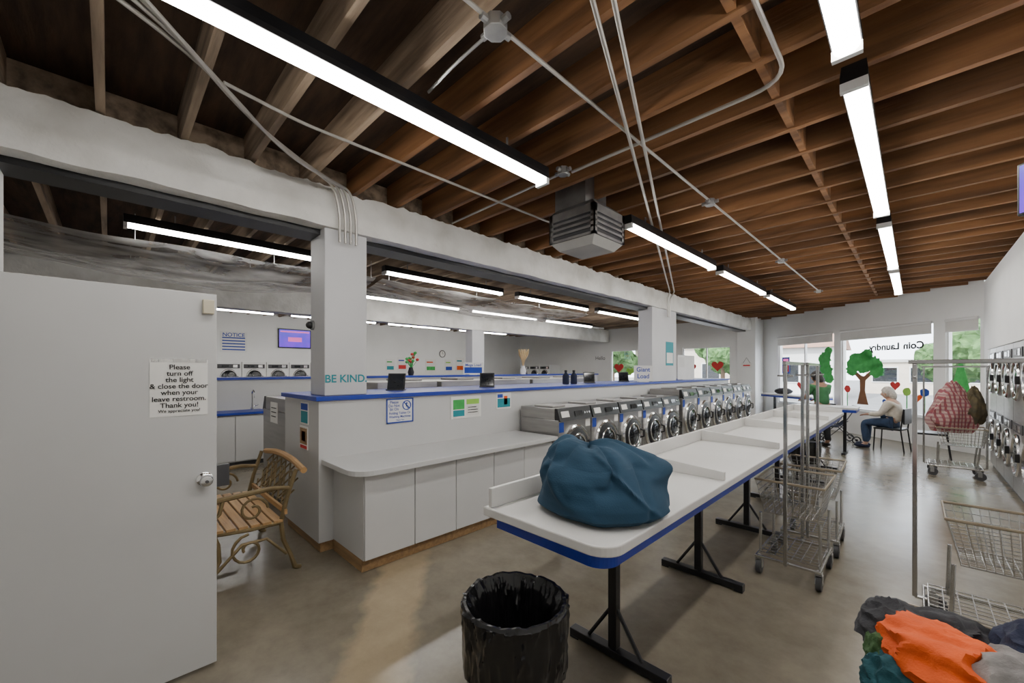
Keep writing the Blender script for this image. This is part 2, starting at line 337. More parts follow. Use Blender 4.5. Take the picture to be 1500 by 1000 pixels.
# ------------------------------------------------------------------ door on the left
t=bpy.data.objects.new('door_1',None); C.objects.link(t); t.location=(-2.7,-.5,0); t['kind']='structure'
build('door_leaf',MB().box(-.02,.02,0,.913,.02,2.01),M['panel'],t,bevel=.003)
K=AX((.02,.86,1.02),(1,0,0))
kn=build('door_knob',MB().lathe([(.0,0),(.036,0),(.036,.006),(.03,.012),(.014,.016),(.012,.04),(.024,.046),(.03,.06),(.026,.074),(.0,.078)],24,K),M['chrome'],t,True)
build('knob_button',MB().lathe([(0,.078),(.008,.078),(.008,.082),(0,.083)],12,K),M['darkgrey'],kn)
build('door_knob',MB().lathe([(.0,0),(.036,0),(.036,.006),(.014,.016),(.012,.04),(.03,.06),(.0,.078)],24,AX((-.02,.86,1.02),(-1,0,0))),M['chrome'],t,True)
build('latch_guard',MB().box(-.03,-.005,.913,.975,.96,1.08),M['darkgrey'],t,bevel=.004)
build('closer_block',MB().box(.02,.045,.85,.9,1.9,1.975),mat('almond_plastic',(.6,.54,.4),.5),t,bevel=.004)
for z in(.3,1.05,1.8): build('hinge',MB().cyl((-.01,-.008,z-.05),(-.01,-.008,z+.05),.008),M['chrome'],t)
s=sign('paper_notice','white taped notice on the open door asking to turn off the light','notice',(-2.68,.257,1.51),FX,.232,.29,M['paper'],
 [(l,.034,0,.105-.0325*i,M['ink']) for i,l in enumerate(['Please','turn off','the light','& close the door','when your','leave restroom.','Thank you!'])]+[('We appreciate you!',.021,0,-.118,M['ink'])],th=.002)
build('tape_strip',MB().box(-.112,.112,-.0035,-.002,.13,.15),M['plastic'],s)
# ------------------------------------------------------------------ half wall, cabinets, counter
hw=thing('half_wall','long white half wall with blue cap behind the washers','partition',(0,0,0))
build('wall_body',MB().box(-4.62,-3.67,1.29,12.2,.09,1.33),M['panel'],hw)
build('cap',MB().box(-4.65,-3.64,1.26,12.23,1.33,1.37),M['blue'],hw,bevel=.004)
build('plinth',MB().box(-4.6,-3.69,1.31,12.18,0,.09),M['tan'],hw)
edges=[1.41,1.86,2.30,2.78,3.23,3.71]
cabs=['nearest white base cabinet with exposed end panel','second white base cabinet from the rounded counter end','middle white base cabinet of five under the counter','fourth white base cabinet, second from the washers','white base cabinet right beside the first washer']
for i,(a,c) in enumerate(zip(edges,edges[1:])):
    t=thing('base_cabinet',cabs[i],'cabinet',(-3.66,a,0),0,'base cabinets under the folding counter'); w=c-a
    build('body',MB().box(0,.60,0.001,w-.001,.1,.775),M['laminate'],t)
    build('door',MB().box(.602,.622,.004,w-.004,.105,.765),M['laminate'],t,bevel=.003)
    build('plinth',MB().box(0,.57,0.001,w-.001,0,.099),M['tan'],t)
def arc(cx,cy,r,a0,a1,n=8): return [(cx+r*math.cos(math.radians(a0+(a1-a0)*i/n)),cy+r*math.sin(math.radians(a0+(a1-a0)*i/n))) for i in range(n+1)]
tag(build('worktop',MB().prism([(-3.668,3.735),(-3.668,1.31)]+arc(-3.15,1.49,.18,270,360)+[(-2.97,3.735)],.777,.82),M['laminate'],bevel=.004),'white laminate counter with rounded corner on the base cabinets','worktop')
sign('rules_sign','white sign with blue lettering forbidding sitting on folding tables','sign',(-3.67,2.07,1.195),FX,.3,.245,M['white'],
 [('Please',.038,-.065,.085,M['bluepaint']),('Do Not',.038,-.065,.05,M['bluepaint']),('Sit On',.038,-.065,.015,M['bluepaint']),('Folding Tables Or',.033,0,-.025,M['bluepaint']),('Washing Machines',.032,0,-.06,M['bluepaint']),('Thank You',.02,0,-.095,M['bluepaint'])],frame=M['bluepaint'])
q=bpy.data.objects['rules_sign']
build('symbol',MB().torus((.075,-.008,.05),(0,1,0),.045,.005,24,6).cyl((.043,-.008,.082),(.107,-.008,.018),.005,6).ell((.075,-.008,.07),(.009,.003,.009),2).path([(.075,-.008,.06),(.07,-.008,.04),(.088,-.008,.038),(.09,-.008,.02)],.005,6),M['bluepaint'],q)
sign('instruction_poster','white poster with green panels on the half wall','poster',(-3.67,2.92,1.175),FX,.44,.25,M['paper'],(),[(-.19,-.03,-.02,.09,M['green']),(-.19,-.03,-.1,-.03,M['teal']),(.0,.19,.03,.09,M['lime']),(.0,.19,-.1,.02,M['wstucco']),(.02,.17,-.07,-.06,M['ink']),(.02,.17,-.04,-.03,M['ink']),(.02,.15,-.01,0,M['ink'])])
sign('picture_poster','small blue and white poster beside the first washer','poster',(-3.67,3.52,1.215),FX,.25,.2,M['paper'],(),[(-.11,.11,-.08,.03,M['teal']),(-.11,-.02,.04,.085,M['bluepaint']),(.0,.06,-.05,.06,M['orange'])])
sign('picture_poster','blue poster on the end of the half wall, above the tan one','poster',(-4.02,1.29,1.2),FY,.2,.2,M['paper'],(),[(-.09,.09,-.09,.02,M['teal']),(-.09,.09,.03,.09,M['bluepaint'])])
sign('picture_poster','tan picture poster on the end of the half wall, lower one','poster',(-4.04,1.29,.97),FY,.21,.21,M['paper'],(),[(-.095,.095,-.06,.09,M['tan']),(-.05,.05,-.03,.06,M['orange']),(-.09,.09,-.1,-.07,M['red'])])
text_obj('wall_lettering','BE KIND.',.098,M['teal'],None,(0,0,0),loc=(-3.697,1.545,1.52),rotz=FX,bold=.022); tag(bpy.data.objects['wall_lettering'],'teal vinyl lettering on the foot of the near column','lettering')
t=thing('motion_sensor','small black dome sensor on the side of the near column','sensor',(-3.98,1.35,2.02)); build('base',MB().cyl((0,0,0),(0,-.02,0),.045,20),M['galv'],t,True); build('dome',MB().ell((0,-.03,0),(.035,.035,.035)),M['black'],t,True)
# ------------------------------------------------------------------ washers
def make_washer(label,group):
    t=thing('washing_machine',label,'washing machine',(0,0,0),0,group)
    build('body',MB().box(0,.62,-.338,.338,.1,1.0).box(0,.56,-.338,.338,1.0,1.14),M['steel'],t,bevel=.008)
    build('plinth',MB().box(0,.58,-.33,.33,0,.1),M['black'],t)
    p=build('control_panel',MB().prism([(.561,.985),(.645,.985),(.60,1.138),(.561,1.138)],-.334,.334,'y'),M['black'],t)
    build('display',MB().prism([(.634,1.03),(.642,1.03),(.622,1.09),(.615,1.09)],-.02,.14,'y'),M['glassdark'],p)
    build('control_label',MB().prism([(.634,1.03),(.6405,1.03),(.6185,1.1),(.612,1.1)],-.29,-.14,'y'),M['paper'],p)
    for k in range(3): build('button',MB().cyl((.62,.18+.05*k,1.06),(.638,.18+.05*k,1.064),.014,10),M['chrome'],p,True)
    z=.64
    d=build('door',MB().torus((.63,0,z),(1,0,0),.255,.032,36,8),M['chrome'],t,True)
    build('door_ring',MB().lathe([(.165,.045),(.2,.042),(.235,.03),(.245,.005)],36,AX((.625,0,z),(1,0,0))),M['black'],d,True)
    build('inner_ring',MB().torus((.668,0,z),(1,0,0),.165,.014,32,8),M['chrome'],d,True)
    build('door_glass',MB().lathe([(.165,.038),(.12,.055),(.06,.066),(0,.07)],32,AX((.62,0,z),(1,0,0))),M['glassdark'],d,True)
    build('handle',MB().path([(.65,.235,z+.06),(.70,.245,z+.045),(.70,.245,z-.045),(.65,.235,z-.06)],.016,8),M['black'],d,True)
    build('sticker',MB().box(.62,.622,-.325,-.235,.85,.97),M['bluepaint'],t); build('sticker',MB().box(.62,.622,.22,.32,.88,.97),M['paper'],t)
    build('soap_hatch',MB().box(.2,.5,-.3,-.05,1.14,1.165),M['steel'],t,bevel=.006)
    return t
w0=make_washer('stainless front load washer standing right beside the white cabinets','nearer five washers'); w0.location=(-3.62,4.12,0)
for i in range(1,5): dup(w0,(-3.62,4.12+.7*i,0),0,'%s stainless front load washer from the white cabinets'%ORD[i])
for i in range(6):
    dup(w0,(-3.62,7.72+.72*i,0),0,'%s of the taller washers beyond the step in the row'%ORD[i],'further taller washers',(1.02,1.02,1.09))
dup(w0,(-4.67,1.82,0),PI,'big steel washer behind the half wall, beside the bench','large washers behind the half wall',(1.9,1.3,1.12))
for i in range(5):
    dup(w0,(-4.67,2.77+.95*i,0),PI,'%s steel washer from the near column showing its top above the blue cap'%ORD[i],'large washers behind the half wall',(1.5,1.3,1.27))
sign('paper_sheet','curled white paper sheet on the side of the big steel washer','paper',(-5.35,1.379,1.1),0,.28,.24,M['paper'],(),[(-.1,.1,.05,.06,M['ink']),(-.1,.1,.0,.01,M['ink']),(-.1,.08,-.05,-.04,M['ink'])])
def holder(x,y,z,label,rot=PI/4,s=1.):
    t=thing('sign_holder',label,'sign holder',(x,y,z),rot,'black sign holders on the blue cap'); t.scale=(s,s,s)
    R=Matrix.Rotation(-.28,4,'X'); build('panel',MB().box(-.1,.1,-.008,.008,.01,.2,R),M['black'],t,bevel=.003); build('base',MB().box(-.1,.1,-.05,.07,0,.012),M['darkgrey'],t); build('display_face',MB().box(-.085,.085,-.0095,-.008,.025,.185,R),M['glassdark'],t)
for i,(x,y) in enumerate([(-4.2,2.32),(-4.1,3.62),(-4.1,6.05),(-4.1,7.25),(-3.95,9.1)]):
    holder(x,y,1.37,['black tilted sign holder nearest the near column','black tilted sign holder above the small blue poster','black tilted sign holder midway along the blue cap','black tilted sign holder just before the far column','black tilted sign holder just past the far column'][i])
for i,y in enumerate((5.3,5.52)):
    t=thing('detergent_bottle',['dark blue bottle on the blue cap, nearer of two','dark blue bottle on the blue cap, further of two'][i],'bottle',(-4.05,y,1.37),0,'bottles on the blue cap')
    build('bottle_body',MB().lathe([(0,0),(.05,0),(.055,.01),(.055,.14),(.025,.18),(.02,.2),(0,.2)],16),M['navy'],t,True); build('bottle_cap',MB().lathe([(0,.2),(.024,.2),(.024,.23),(0,.23)],14),M['black'],t,True)
t=sign('load_sign','white standing sign reading Giant Load by the far column','sign',(-3.74,7.35,1.37+.17),PI/4,.36,.3,M['white'],[('Giant',.12,0,.07,M['bluepaint']),('Load',.12,0,-.06,M['bluepaint'])])
build('stand',MB().box(-.1,.1,-.04,.06,-.17,-.15),M['white'],t)
t=sign('load_sign','white standing sign reading Mega Load in the rear hall','sign',(-8.55,7.05,1.47+.18),PI/4,.55,.32,M['white'],[('Mega Load',.1,0,.09,M['bluepaint'])],[(-.24,.24,-.13,.03,M['bluepaint'])])
build('stand',MB().box(-.1,.1,-.04,.06,-.18,-.155),M['white'],t)
t=sign('display_board','large white board standing on the cap past the far column','board',(-3.95,9.95,1.37+.3),FX,1.0,.58,M['paper'],(),[(-.45,-.1,.0,.24,M['wstucco'])],frame=M['white']); build('stand',MB().box(-.3,.3,-.05,.05,-.3,-.285),M['white'],t)
sign('picture_poster','small blue poster on the far column','poster',(-3.698,8.45,1.95),FX,.36,.5,M['teal'],(),[(-.15,.15,-.2,.02,M['paper'])])
# ------------------------------------------------------------------ rear island and rear hall
il=thing('half_wall','far half wall with blue cap in the rear hall','partition',(0,0,0))
build('wall_body',MB().box(-9.4,-8.45,.4,13,0,1.43),M['panel'],il); build('cap',MB().box(-9.43,-8.42,.37,13.03,1.43,1.47),M['blue'],il)
for i in range(3):
    t=thing('base_cabinet',['rear hall sink cabinet nearest the open door edge','middle rear hall sink cabinet under blue counter','rear hall sink cabinet beside the tap'][i],'cabinet',(-8.44,.55+.46*i,0),0,'sink cabinets in the rear hall')
    build('body',MB().box(0,.5,.001,.459,.08,.86),M['laminate'],t); build('door',MB().box(.501,.52,.006,.454,.1,.84),M['laminate'],t,bevel=.003); build('plinth',MB().box(0,.46,.001,.459,0,.08),M['darkgrey'],t)
tag(build('worktop',MB().box(-8.445,-7.88,.53,1.95,.861,.9),M['blue'],bevel=.004),'blue sink counter in the rear hall behind the bench','worktop')
t=thing('tap','chrome gooseneck tap on the blue sink counter','tap',(-8.25,1.78,.9)); build('base',MB().cyl((0,0,0),(0,0,.05),.025,14),M['chrome'],t,True)
build('spout',MB().path([(0,0,.05),(0,0,.28)]+[(.07-.07*math.cos(a*PI/8),0,.28+.07*math.sin(a*PI/8)) for a in range(1,9)]+[(.14,0,.22)],.012,8),M['chrome'],t,True); build('lever',MB().cyl((0,.02,.06),(0,.09,.09),.008),M['chrome'],t,True)
t=thing('towel_dispenser','black paper towel dispenser above the rear sink counter','dispenser',(-8.45,1.08,1.1)); build('case',MB().box(0,.14,-.15,.15,0,.3),M['black'],t,bevel=.02); build('slot',MB().box(.1,.142,-.1,.1,.02,.05),M['galv'],t)
def make_dryer(label,group,m):
    t=thing('stacked_dryer',label,'dryer',(0,0,0),0,group)
    build('body',MB().box(0,.75,-.365,.365,.06,1.95),m,t,bevel=.006); build('plinth',MB().box(.03,.73,-.355,.355,0,.06),M['black'],t)
    for z in(.55,1.48):
        d=build('door',MB().torus((-.012,0,z),(1,0,0),.235,.028,32,8).lathe([(.2,0),(.235,.022),(.26,0)],32,AX((0,0,z),(-1,0,0))),M['chrome'],t,True)
        build('door_glass',MB().lathe([(.215,0),(.2,.02),(.12,.034),(0,.04)],28,AX((-.002,0,z),(-1,0,0))),M['glassdark'],d,True)
        build('handle',MB().box(-.06,-.02,-.27,-.235,z-.05,z+.05),M['black'],d,bevel=.006)
        p=build('control_panel',MB().box(-.012,0,-.32,.32,z+.28,z+.4),M['darkgrey'],t,bevel=.003); build('display',MB().box(-.015,-.012,.0,.2,z+.31,z+.37),M['glassdark'],p); build('coin_slot',MB().box(-.02,-.012,-.25,-.12,z+.3,z+.38),M['chrome'],p)
    return t
d0=make_dryer('stacked steel dryer in the right wall, closest to the camera','dryers in the right wall',M['steel']); d0.location=(.9,7.14,0)
for i in range(1,5): dup(d0,(.9,7.14+.75*i,0),0,'%s stacked steel dryer along the right wall towards the windows'%ORD[i])
dw=make_dryer('first stacked white dryer along the far rear wall','dryers along the far rear wall',M['white']); dw.location=(-13.2,1.7,0); dw.rotation_euler=(0,0,PI); dw.scale=(1,.8,.94)
for i in range(1,6): dup(dw,(-13.2,1.7+.6*i,0),PI,'%s stacked white dryer along the far rear wall'%ORD[i])
for i in range(3): dup(dw,(-13.0+.62*i,13.84,0),PI/2,'%s stacked white dryer from the corner under the rear hall street wall'%ORD[i],'dryers against the street wall')
sign('notice_sign','white and blue NOTICE sign high on the rear wall','sign',(-13.995,2.56,2.42),FX,.66,.6,M['white'],[('NOTICE',.15,0,.2,M['bluepaint'])],[(-.28,.28,.1-.085*k,.135-.085*k,M['bluepaint']) for k in range(5)])
t=thing('television','black television with purple screen high on the rear wall','television',(-13.94,4.18,2.6),FX); build('casing',MB().box(-.48,.48,0,.05,-.3,.3),M['black'],t,bevel=.008); build('screen',MB().box(-.45,.45,-.003,0,-.27,.27),M['screen'],t); build('picture',MB().box(-.2,.2,-.005,-.003,-.1,.04),M['pink'],t); build('caption',MB().box(-.42,.42,-.005,-.003,.19,.23),M['pink'],t)
PC=['teal','red','green','bluepaint','orange','lime']
for k,(y,z,w,h) in enumerate([(7.5,1.8,.35,.45),(8.0,1.85,.4,.5),(9.3,1.8,.5,.5),(10.2,1.8,.4,.5),(10.8,1.85,.45,.6),(11.5,1.8,.4,.5)]):
    sign('wall_poster','%s poster from the left on the rear wall above the far blue cap'%ORD[k],'poster',(-13.995,y,z),FX,w,h,M['paper'],(),[(-w*.4,w*.4,-h*.4,-h*.1,M[PC[k]]),(-w*.4,w*.2,h*.2,h*.3,M[PC[(k+2)%6]])])
t=thing('wall_clock','small round clock on the rear wall','clock',(-13.995,9.85,2.28),FX); build('face',MB().cyl((0,0,0),(0,-.03,0),.14,24),M['paper'],t,True); build('rim',MB().torus((0,-.03,0),(0,1,0),.14,.015),M['darkgrey'],t,True); build('hand',MB().box(-.006,.006,-.034,-.03,0,.1),M['ink'],t); build('hand',MB().box(0,.07,-.034,-.03,-.006,.006),M['ink'],t)
t=thing('flower_vase','dark vase with red flowers on the far blue cap','flowers',(-8.85,5.3,1.47)); build('vase',MB().lathe([(0,0),(.06,0),(.08,.08),(.05,.18),(.06,.2),(.045,.19)],16),M['black'],t,True)
f=MB(); g=MB()
for k in range(14):
    a=k*2.4; r=.05+.13*random.random(); z=.32+.25*random.random(); g.path([(0,0,.17),(r*.4*math.cos(a),r*.4*math.sin(a),.25),(r*math.cos(a),r*math.sin(a),z)],.006,5); (f if k%2 else g).ell((r*math.cos(a),r*math.sin(a),z),(.045,.045,.04),1)
build('stems',g,M['green'],t); build('blossoms',f,M['red'],t,True)
t=thing('pampas_vase','tall vase of dry pampas grass in the rear hall','vase',(-8.8,9.3,1.47)); build('vase',MB().lathe([(0,0),(.08,0),(.1,.1),(.06,.25),(.07,.27),(.055,.26)],16),M['white'],t,True)
f=MB()
for k in range(12):
    a=k*2.4; r=.1+.15*random.random(); f.path([(0,0,.2),(r*.3*math.cos(a),r*.3*math.sin(a),.45),(r*.7*math.cos(a),r*.7*math.sin(a),.62),(r*math.cos(a),r*math.sin(a),.8)],[.005,.008,.035,.006],6)
build('plumes',f,M['straw'],t,True)
text_obj('wall_lettering','Hello',.22,M['darkgrey'],None,loc=(-9.35,14.595,2.1),rotz=0); tag([o for o in C.objects if o.name.startswith('wall_lettering')][-1],'dark greeting lettered on the rear hall street wall','lettering')
sign('wall_plaque','small white hanging plaque on the white corner pillar','plaque',(-3.8,14.398,1.75),0,.3,.16,M['paper'],(),[(-.1,.1,-.02,.02,M['red'])])
build('cord',MB().path([(-.1,-.004,.08),(0,-.004,.25),(.1,-.004,.08)],.006,5),M['ink'],bpy.data.objects['wall_plaque'])
# ------------------------------------------------------------------ bench
t=thing('park_bench','wooden slat bench with scrolled bronze iron ends behind the door','bench',(-4.62,.5,0))
b=MB()
for k in range(6): b.box(0.02,1.10,.02+.077*k,.082+.077*k,.425-.004*k,.447-.004*k)
build('seat',b,M['slat'],t,bevel=.004)
def spiral(cy,cz,r,turn,a0,s=1,n=20): return [(cy+s*r*(1-.75*i/n)*math.cos(a0+turn*i/n),cz+r*(1-.75*i/n)*math.sin(a0+turn*i/n)) for i in range(n+1)]
for x in(.04,1.08):
    e=MB(); P=lambda L:[(x,a,c) for a,c in L]
    e.path(P([(.60,0),(.56,.02),(.53,.12),(.475,.26),(.46,.40),(.50,.58),(.57,.80)]),[.022,.02,.016,.018,.018,.017,.016],8)
    e.path(P([(-.06,0),(-.03,.02),(.0,.1),(.06,.22),(.05,.34),(.02,.43)]),[.022,.02,.016,.016,.017,.018],8)
    e.path(P([(.02,.42),(.24,.40),(.47,.40)]),.017,8)
    e.path(P([(.52,.66),(.4,.68),(.2,.67),(.05,.66),(-.02,.63),(-.01,.58),(.03,.57)]),[.016,.018,.02,.02,.018,.014,.01],8)
    e.path(P([(.03,.44),(.0,.5),(.06,.56),(.08,.65)]),.014,8)
    e.path(P(spiral(.27,.54,.1,PI*2.6,0)),.01,6); e.path(P(spiral(.24,.25,.12,PI*2.6,PI/2)),.011,6)
    e.path(P([(.02,.12),(.2,.3),(.36,.3),(.5,.14)]),.012,6)
    build('end_frame',e,M['iron'],t,True)
bk=MB(); yz=lambda v:(.49+.15*v,.46+.33*v)
def bp(u,v): y_,z_=yz(v); return (.06+1.0*u,y_,z_)
for k in range(-3,8):
    for sgn in(1,-1):
        u0=k*.13; p=[]
        for v in(0,.25,.5,.75,1):
            u=u0+sgn*v*.4+(0 if sgn>0 else .13)
            if 0<=u<=1: p.append(bp(u,v))
        if len(p)>1: bk.path(p,.007,6)
for cx in(.25,.5,.75):
    bk.path([bp(cx+.1*math.cos(a*PI/10),.5+.32*math.sin(a*PI/10)) for a in range(20)],.009,6,True)
bk.path([bp(0,0),bp(1,0)],.011,6).path([bp(0,1),bp(1,1)],.011,6)
build('back_panel',bk,M['iron'],t,True)
build('top_rail',MB().path([(-.0,.615,.79),(.3,.625,.825),(.56,.628,.835),(.82,.625,.825),(1.12,.615,.79)],.026,8),M['slat'],t,True)
build('lower_rail',MB().box(.02,1.1,.48,.5,.46,.5),M['slat'],t)
# ------------------------------------------------------------------ folding table
t=thing('folding_table','long white folding table with blue apron and low dividers','table',(-1.57,1.36,0))
L=7.24; W=.74
outl=[(0,0)]+arc(W-.11,.11,.11,270,360)+[(W,L),(0,L)]
build('tabletop',MB().prism(outl,.855,.9),M['top'],t,bevel=.006)
ins=[(.05,.05)]+arc(W-.13,.13,.09,270,360)+[(W-.03,L-.04),(.05,L-.04)]
build('apron',MB().prism(ins,.79,.855),M['blue'],t)
build('back_board',MB().box(.03,.055,.01,L-.01,.9,1.0),M['top'],t,bevel=.004)
for yy in(1.4,2.85,4.3,5.75,7.2):
    build('divider',MB().prism([(.056,.9),(W-.02,.9),(W-.02,.955),(.056,1.0)],yy-.012,yy+.012,'y'),M['top'],t,bevel=.003)
for yy in(.63,1.87,3.14,4.4,5.66,6.8):
    lg=build('leg',MB().box(.36,.41,yy-.025,yy+.025,.06,.79).path([(.385,yy,.32),(.385,yy,.06)],.02,6),M['blackmetal'],t,bevel=.004)
    build('foot',MB().box(.1,.7,yy-.03,yy+.03,0.012,.055).box(.1,.16,yy-.03,yy+.03,0,.012).box(.64,.7,yy-.03,yy+.03,0,.012),M['blackmetal'],lg,bevel=.004)
    build('brace',MB().path([(.385,yy,.3),(.55,yy,.055)],.011,6).path([(.385,yy,.3),(.22,yy,.055)],.011,6),M['blackmetal'],lg)
# blue laundry bag: a slumped soft sack whose gathered mouth lies folded on the top
PR=[(0,0),(.19,0),(.27,.008),(.305,.035),(.312,.08),(.304,.13),(.284,.18),(.256,.222),(.22,.258),(.185,.286),(.152,.306),(.122,.318),(.092,.322),(.06,.318),(.03,.314),(0,.313)]
def bagf(u,v):
    a=2*PI*u; x=v*(len(PR)-1); i=min(int(x),len(PR)-2); f=x-i
    r=PR[i][0]*(1-f)+PR[i+1][0]*f; z=PR[i][1]*(1-f)+PR[i+1][1]*f
    ca,sa=math.cos(a),math.sin(a); S=Vector((ca*r,sa*r,z))
    n1=noise.noise(Vector((ca*1.1,sa*1.1,z*2.5+3))); n2=noise.noise(Vector((ca*1.9+5,sa*1.9,z*4)))
    n3=noise.noise(Vector((ca*2.2+2,sa*2.2+8,z*3)))
    q=max(0,min(1,(z-.015)/.22)); q=q*q*(3-2*q)
    def ad(c): d=abs(a-c)%(2*PI); return min(d,2*PI-d)
    def pleat(c,wd,dep,tw): return dep*math.exp(-(ad((c+tw*(z-.15)+.5*n2)%(2*PI))/wd)**2)
    fold=0
    for c,wd,dep,tw in((.2,.12,-.034,4),(.75,.16,.028,1.5),(5.9,.13,.028,-4),(5.3,.15,-.040,3.5),(4.75,.16,.028,-3),(4.1,.16,-.024,4),(3.5,.14,-.02,-2),(2.7,.16,.025,1),(1.8,.16,-.03,1)):
        fold+=pleat(c,wd,dep,tw)
    fold*=(.3+.7*q)*(.6+1.3*abs(n3))
    W_=S*2.6+Vector((noise.noise(S*3+Vector((1,2,3))),noise.noise(S*3+Vector((7,1,2))),noise.noise(S*3+Vector((2,8,1)))))*.9
    rid=(1-2.0*math.sqrt(noise.noise(Vector((W_.x,W_.y,W_.z*1.3)))**2+.012))
    fold+=.018*(rid-.45)*q
    lobe=.125*math.exp(-(ad(.82)/.36)**2)*math.exp(-((z-.205)/.06)**2)
    lobe+=.05*math.exp(-(ad(PI*1.22)/.55)**2)*math.exp(-((z-.025)/.05)**2)-.03*math.exp(-(ad(PI*1.22)/.8)**2)*math.exp(-((z-.22)/.09)**2)
    rr=max(0,r*(1+.10*n1+.05*n2)+(fold+lobe)*min(1,r/.13))
    zz=z*(1+.10*n1*q)+(.02*(rid-.45)*q*min(1,r/.03) if z>.24 else 0)
    k=max(0,(z-.1)/.22)
    zz+=.03*k*math.exp(-(ad(PI*1.15)/1.1)**2)*min(1,r/.1)
    return (ca*rr-.065*q,sa*rr-.05*q,max(0,zz))
tag(build('laundry_bag',MB().grid(bagf,220,110,True),M['navybag'],None,True,loc=(-1.11,1.78,.901)),'full dark blue cloth laundry bag slumped on the table end','bag')
# ------------------------------------------------------------------ rubbish bin
t=thing('rubbish_bin','round grey bin lined with black bag in front of the table','bin',(-1.175,1.19,0)); t.scale=(.93,.93,1)
build('bin_body',MB().lathe([(0,0),(.175,0),(.18,.02),(.2,.55),(.207,.57),(.207,.595),(.197,.595),(.165,.03),(0,.025)],32),M['bin'],t,True)
def bb(u,v):
    a=2*PI*u; prof=[(.206,.30),(.218,.36),(.224,.45),(.229,.55),(.233,.62),(.235,.645),(.228,.659),(.215,.657),(.192,.6),(.175,.5),(.15,.36),(.11,.27),(.0,.25)]
    x=v*(len(prof)-1); i=min(int(x),len(prof)-2); f=x-i; r=prof[i][0]*(1-f)+prof[i+1][0]*f; z=prof[i][1]*(1-f)+prof[i+1][1]*f
    ca,sa=math.cos(a),math.sin(a); n=noise.noise(Vector((ca*2.2,sa*2.2,z*2))); n2=noise.noise(Vector((ca*5,sa*5,z*3+4))); n4=noise.noise(Vector((ca*6,sa*6,z*9)))
    am=.3+2.2*abs(noise.noise(Vector((ca*3,sa*3,z*2.5+9))))
    cr=((1-abs(math.sin(4.5*a+5*n+z*6)))**3*.014+(1-abs(math.sin(8*a-8*n2-z*9)))**4*.008)*am
    if v<.42: r=r+cr+.012*n2+.008*n4; z=z+(.07*n+.02*n2 if v<.09 else 0)
    elif v>.6: r=max(0,r-cr*1.3-.014*abs(n2) if r>.05 else r)
    else: z+=.012*n2; r+=.005*n4
    return (r*ca,r*sa,z)
build('bin_liner',MB().grid(bb,220,60,True),M['binbag'],t,True)
t=thing('rubbish_bin','far round bin with black liner under the table end','bin',(-1.2,7.55,0)); build('bin_body',MB().lathe([(0,0),(.17,0),(.2,.5),(.19,.5),(0,.03)],20),M['bin'],t,True); build('bin_liner',MB().lathe([(.2,.2),(.215,.4),(.215,.52),(.2,.525),(.17,.3),(0,.2)],20),M['binbag'],t,True)
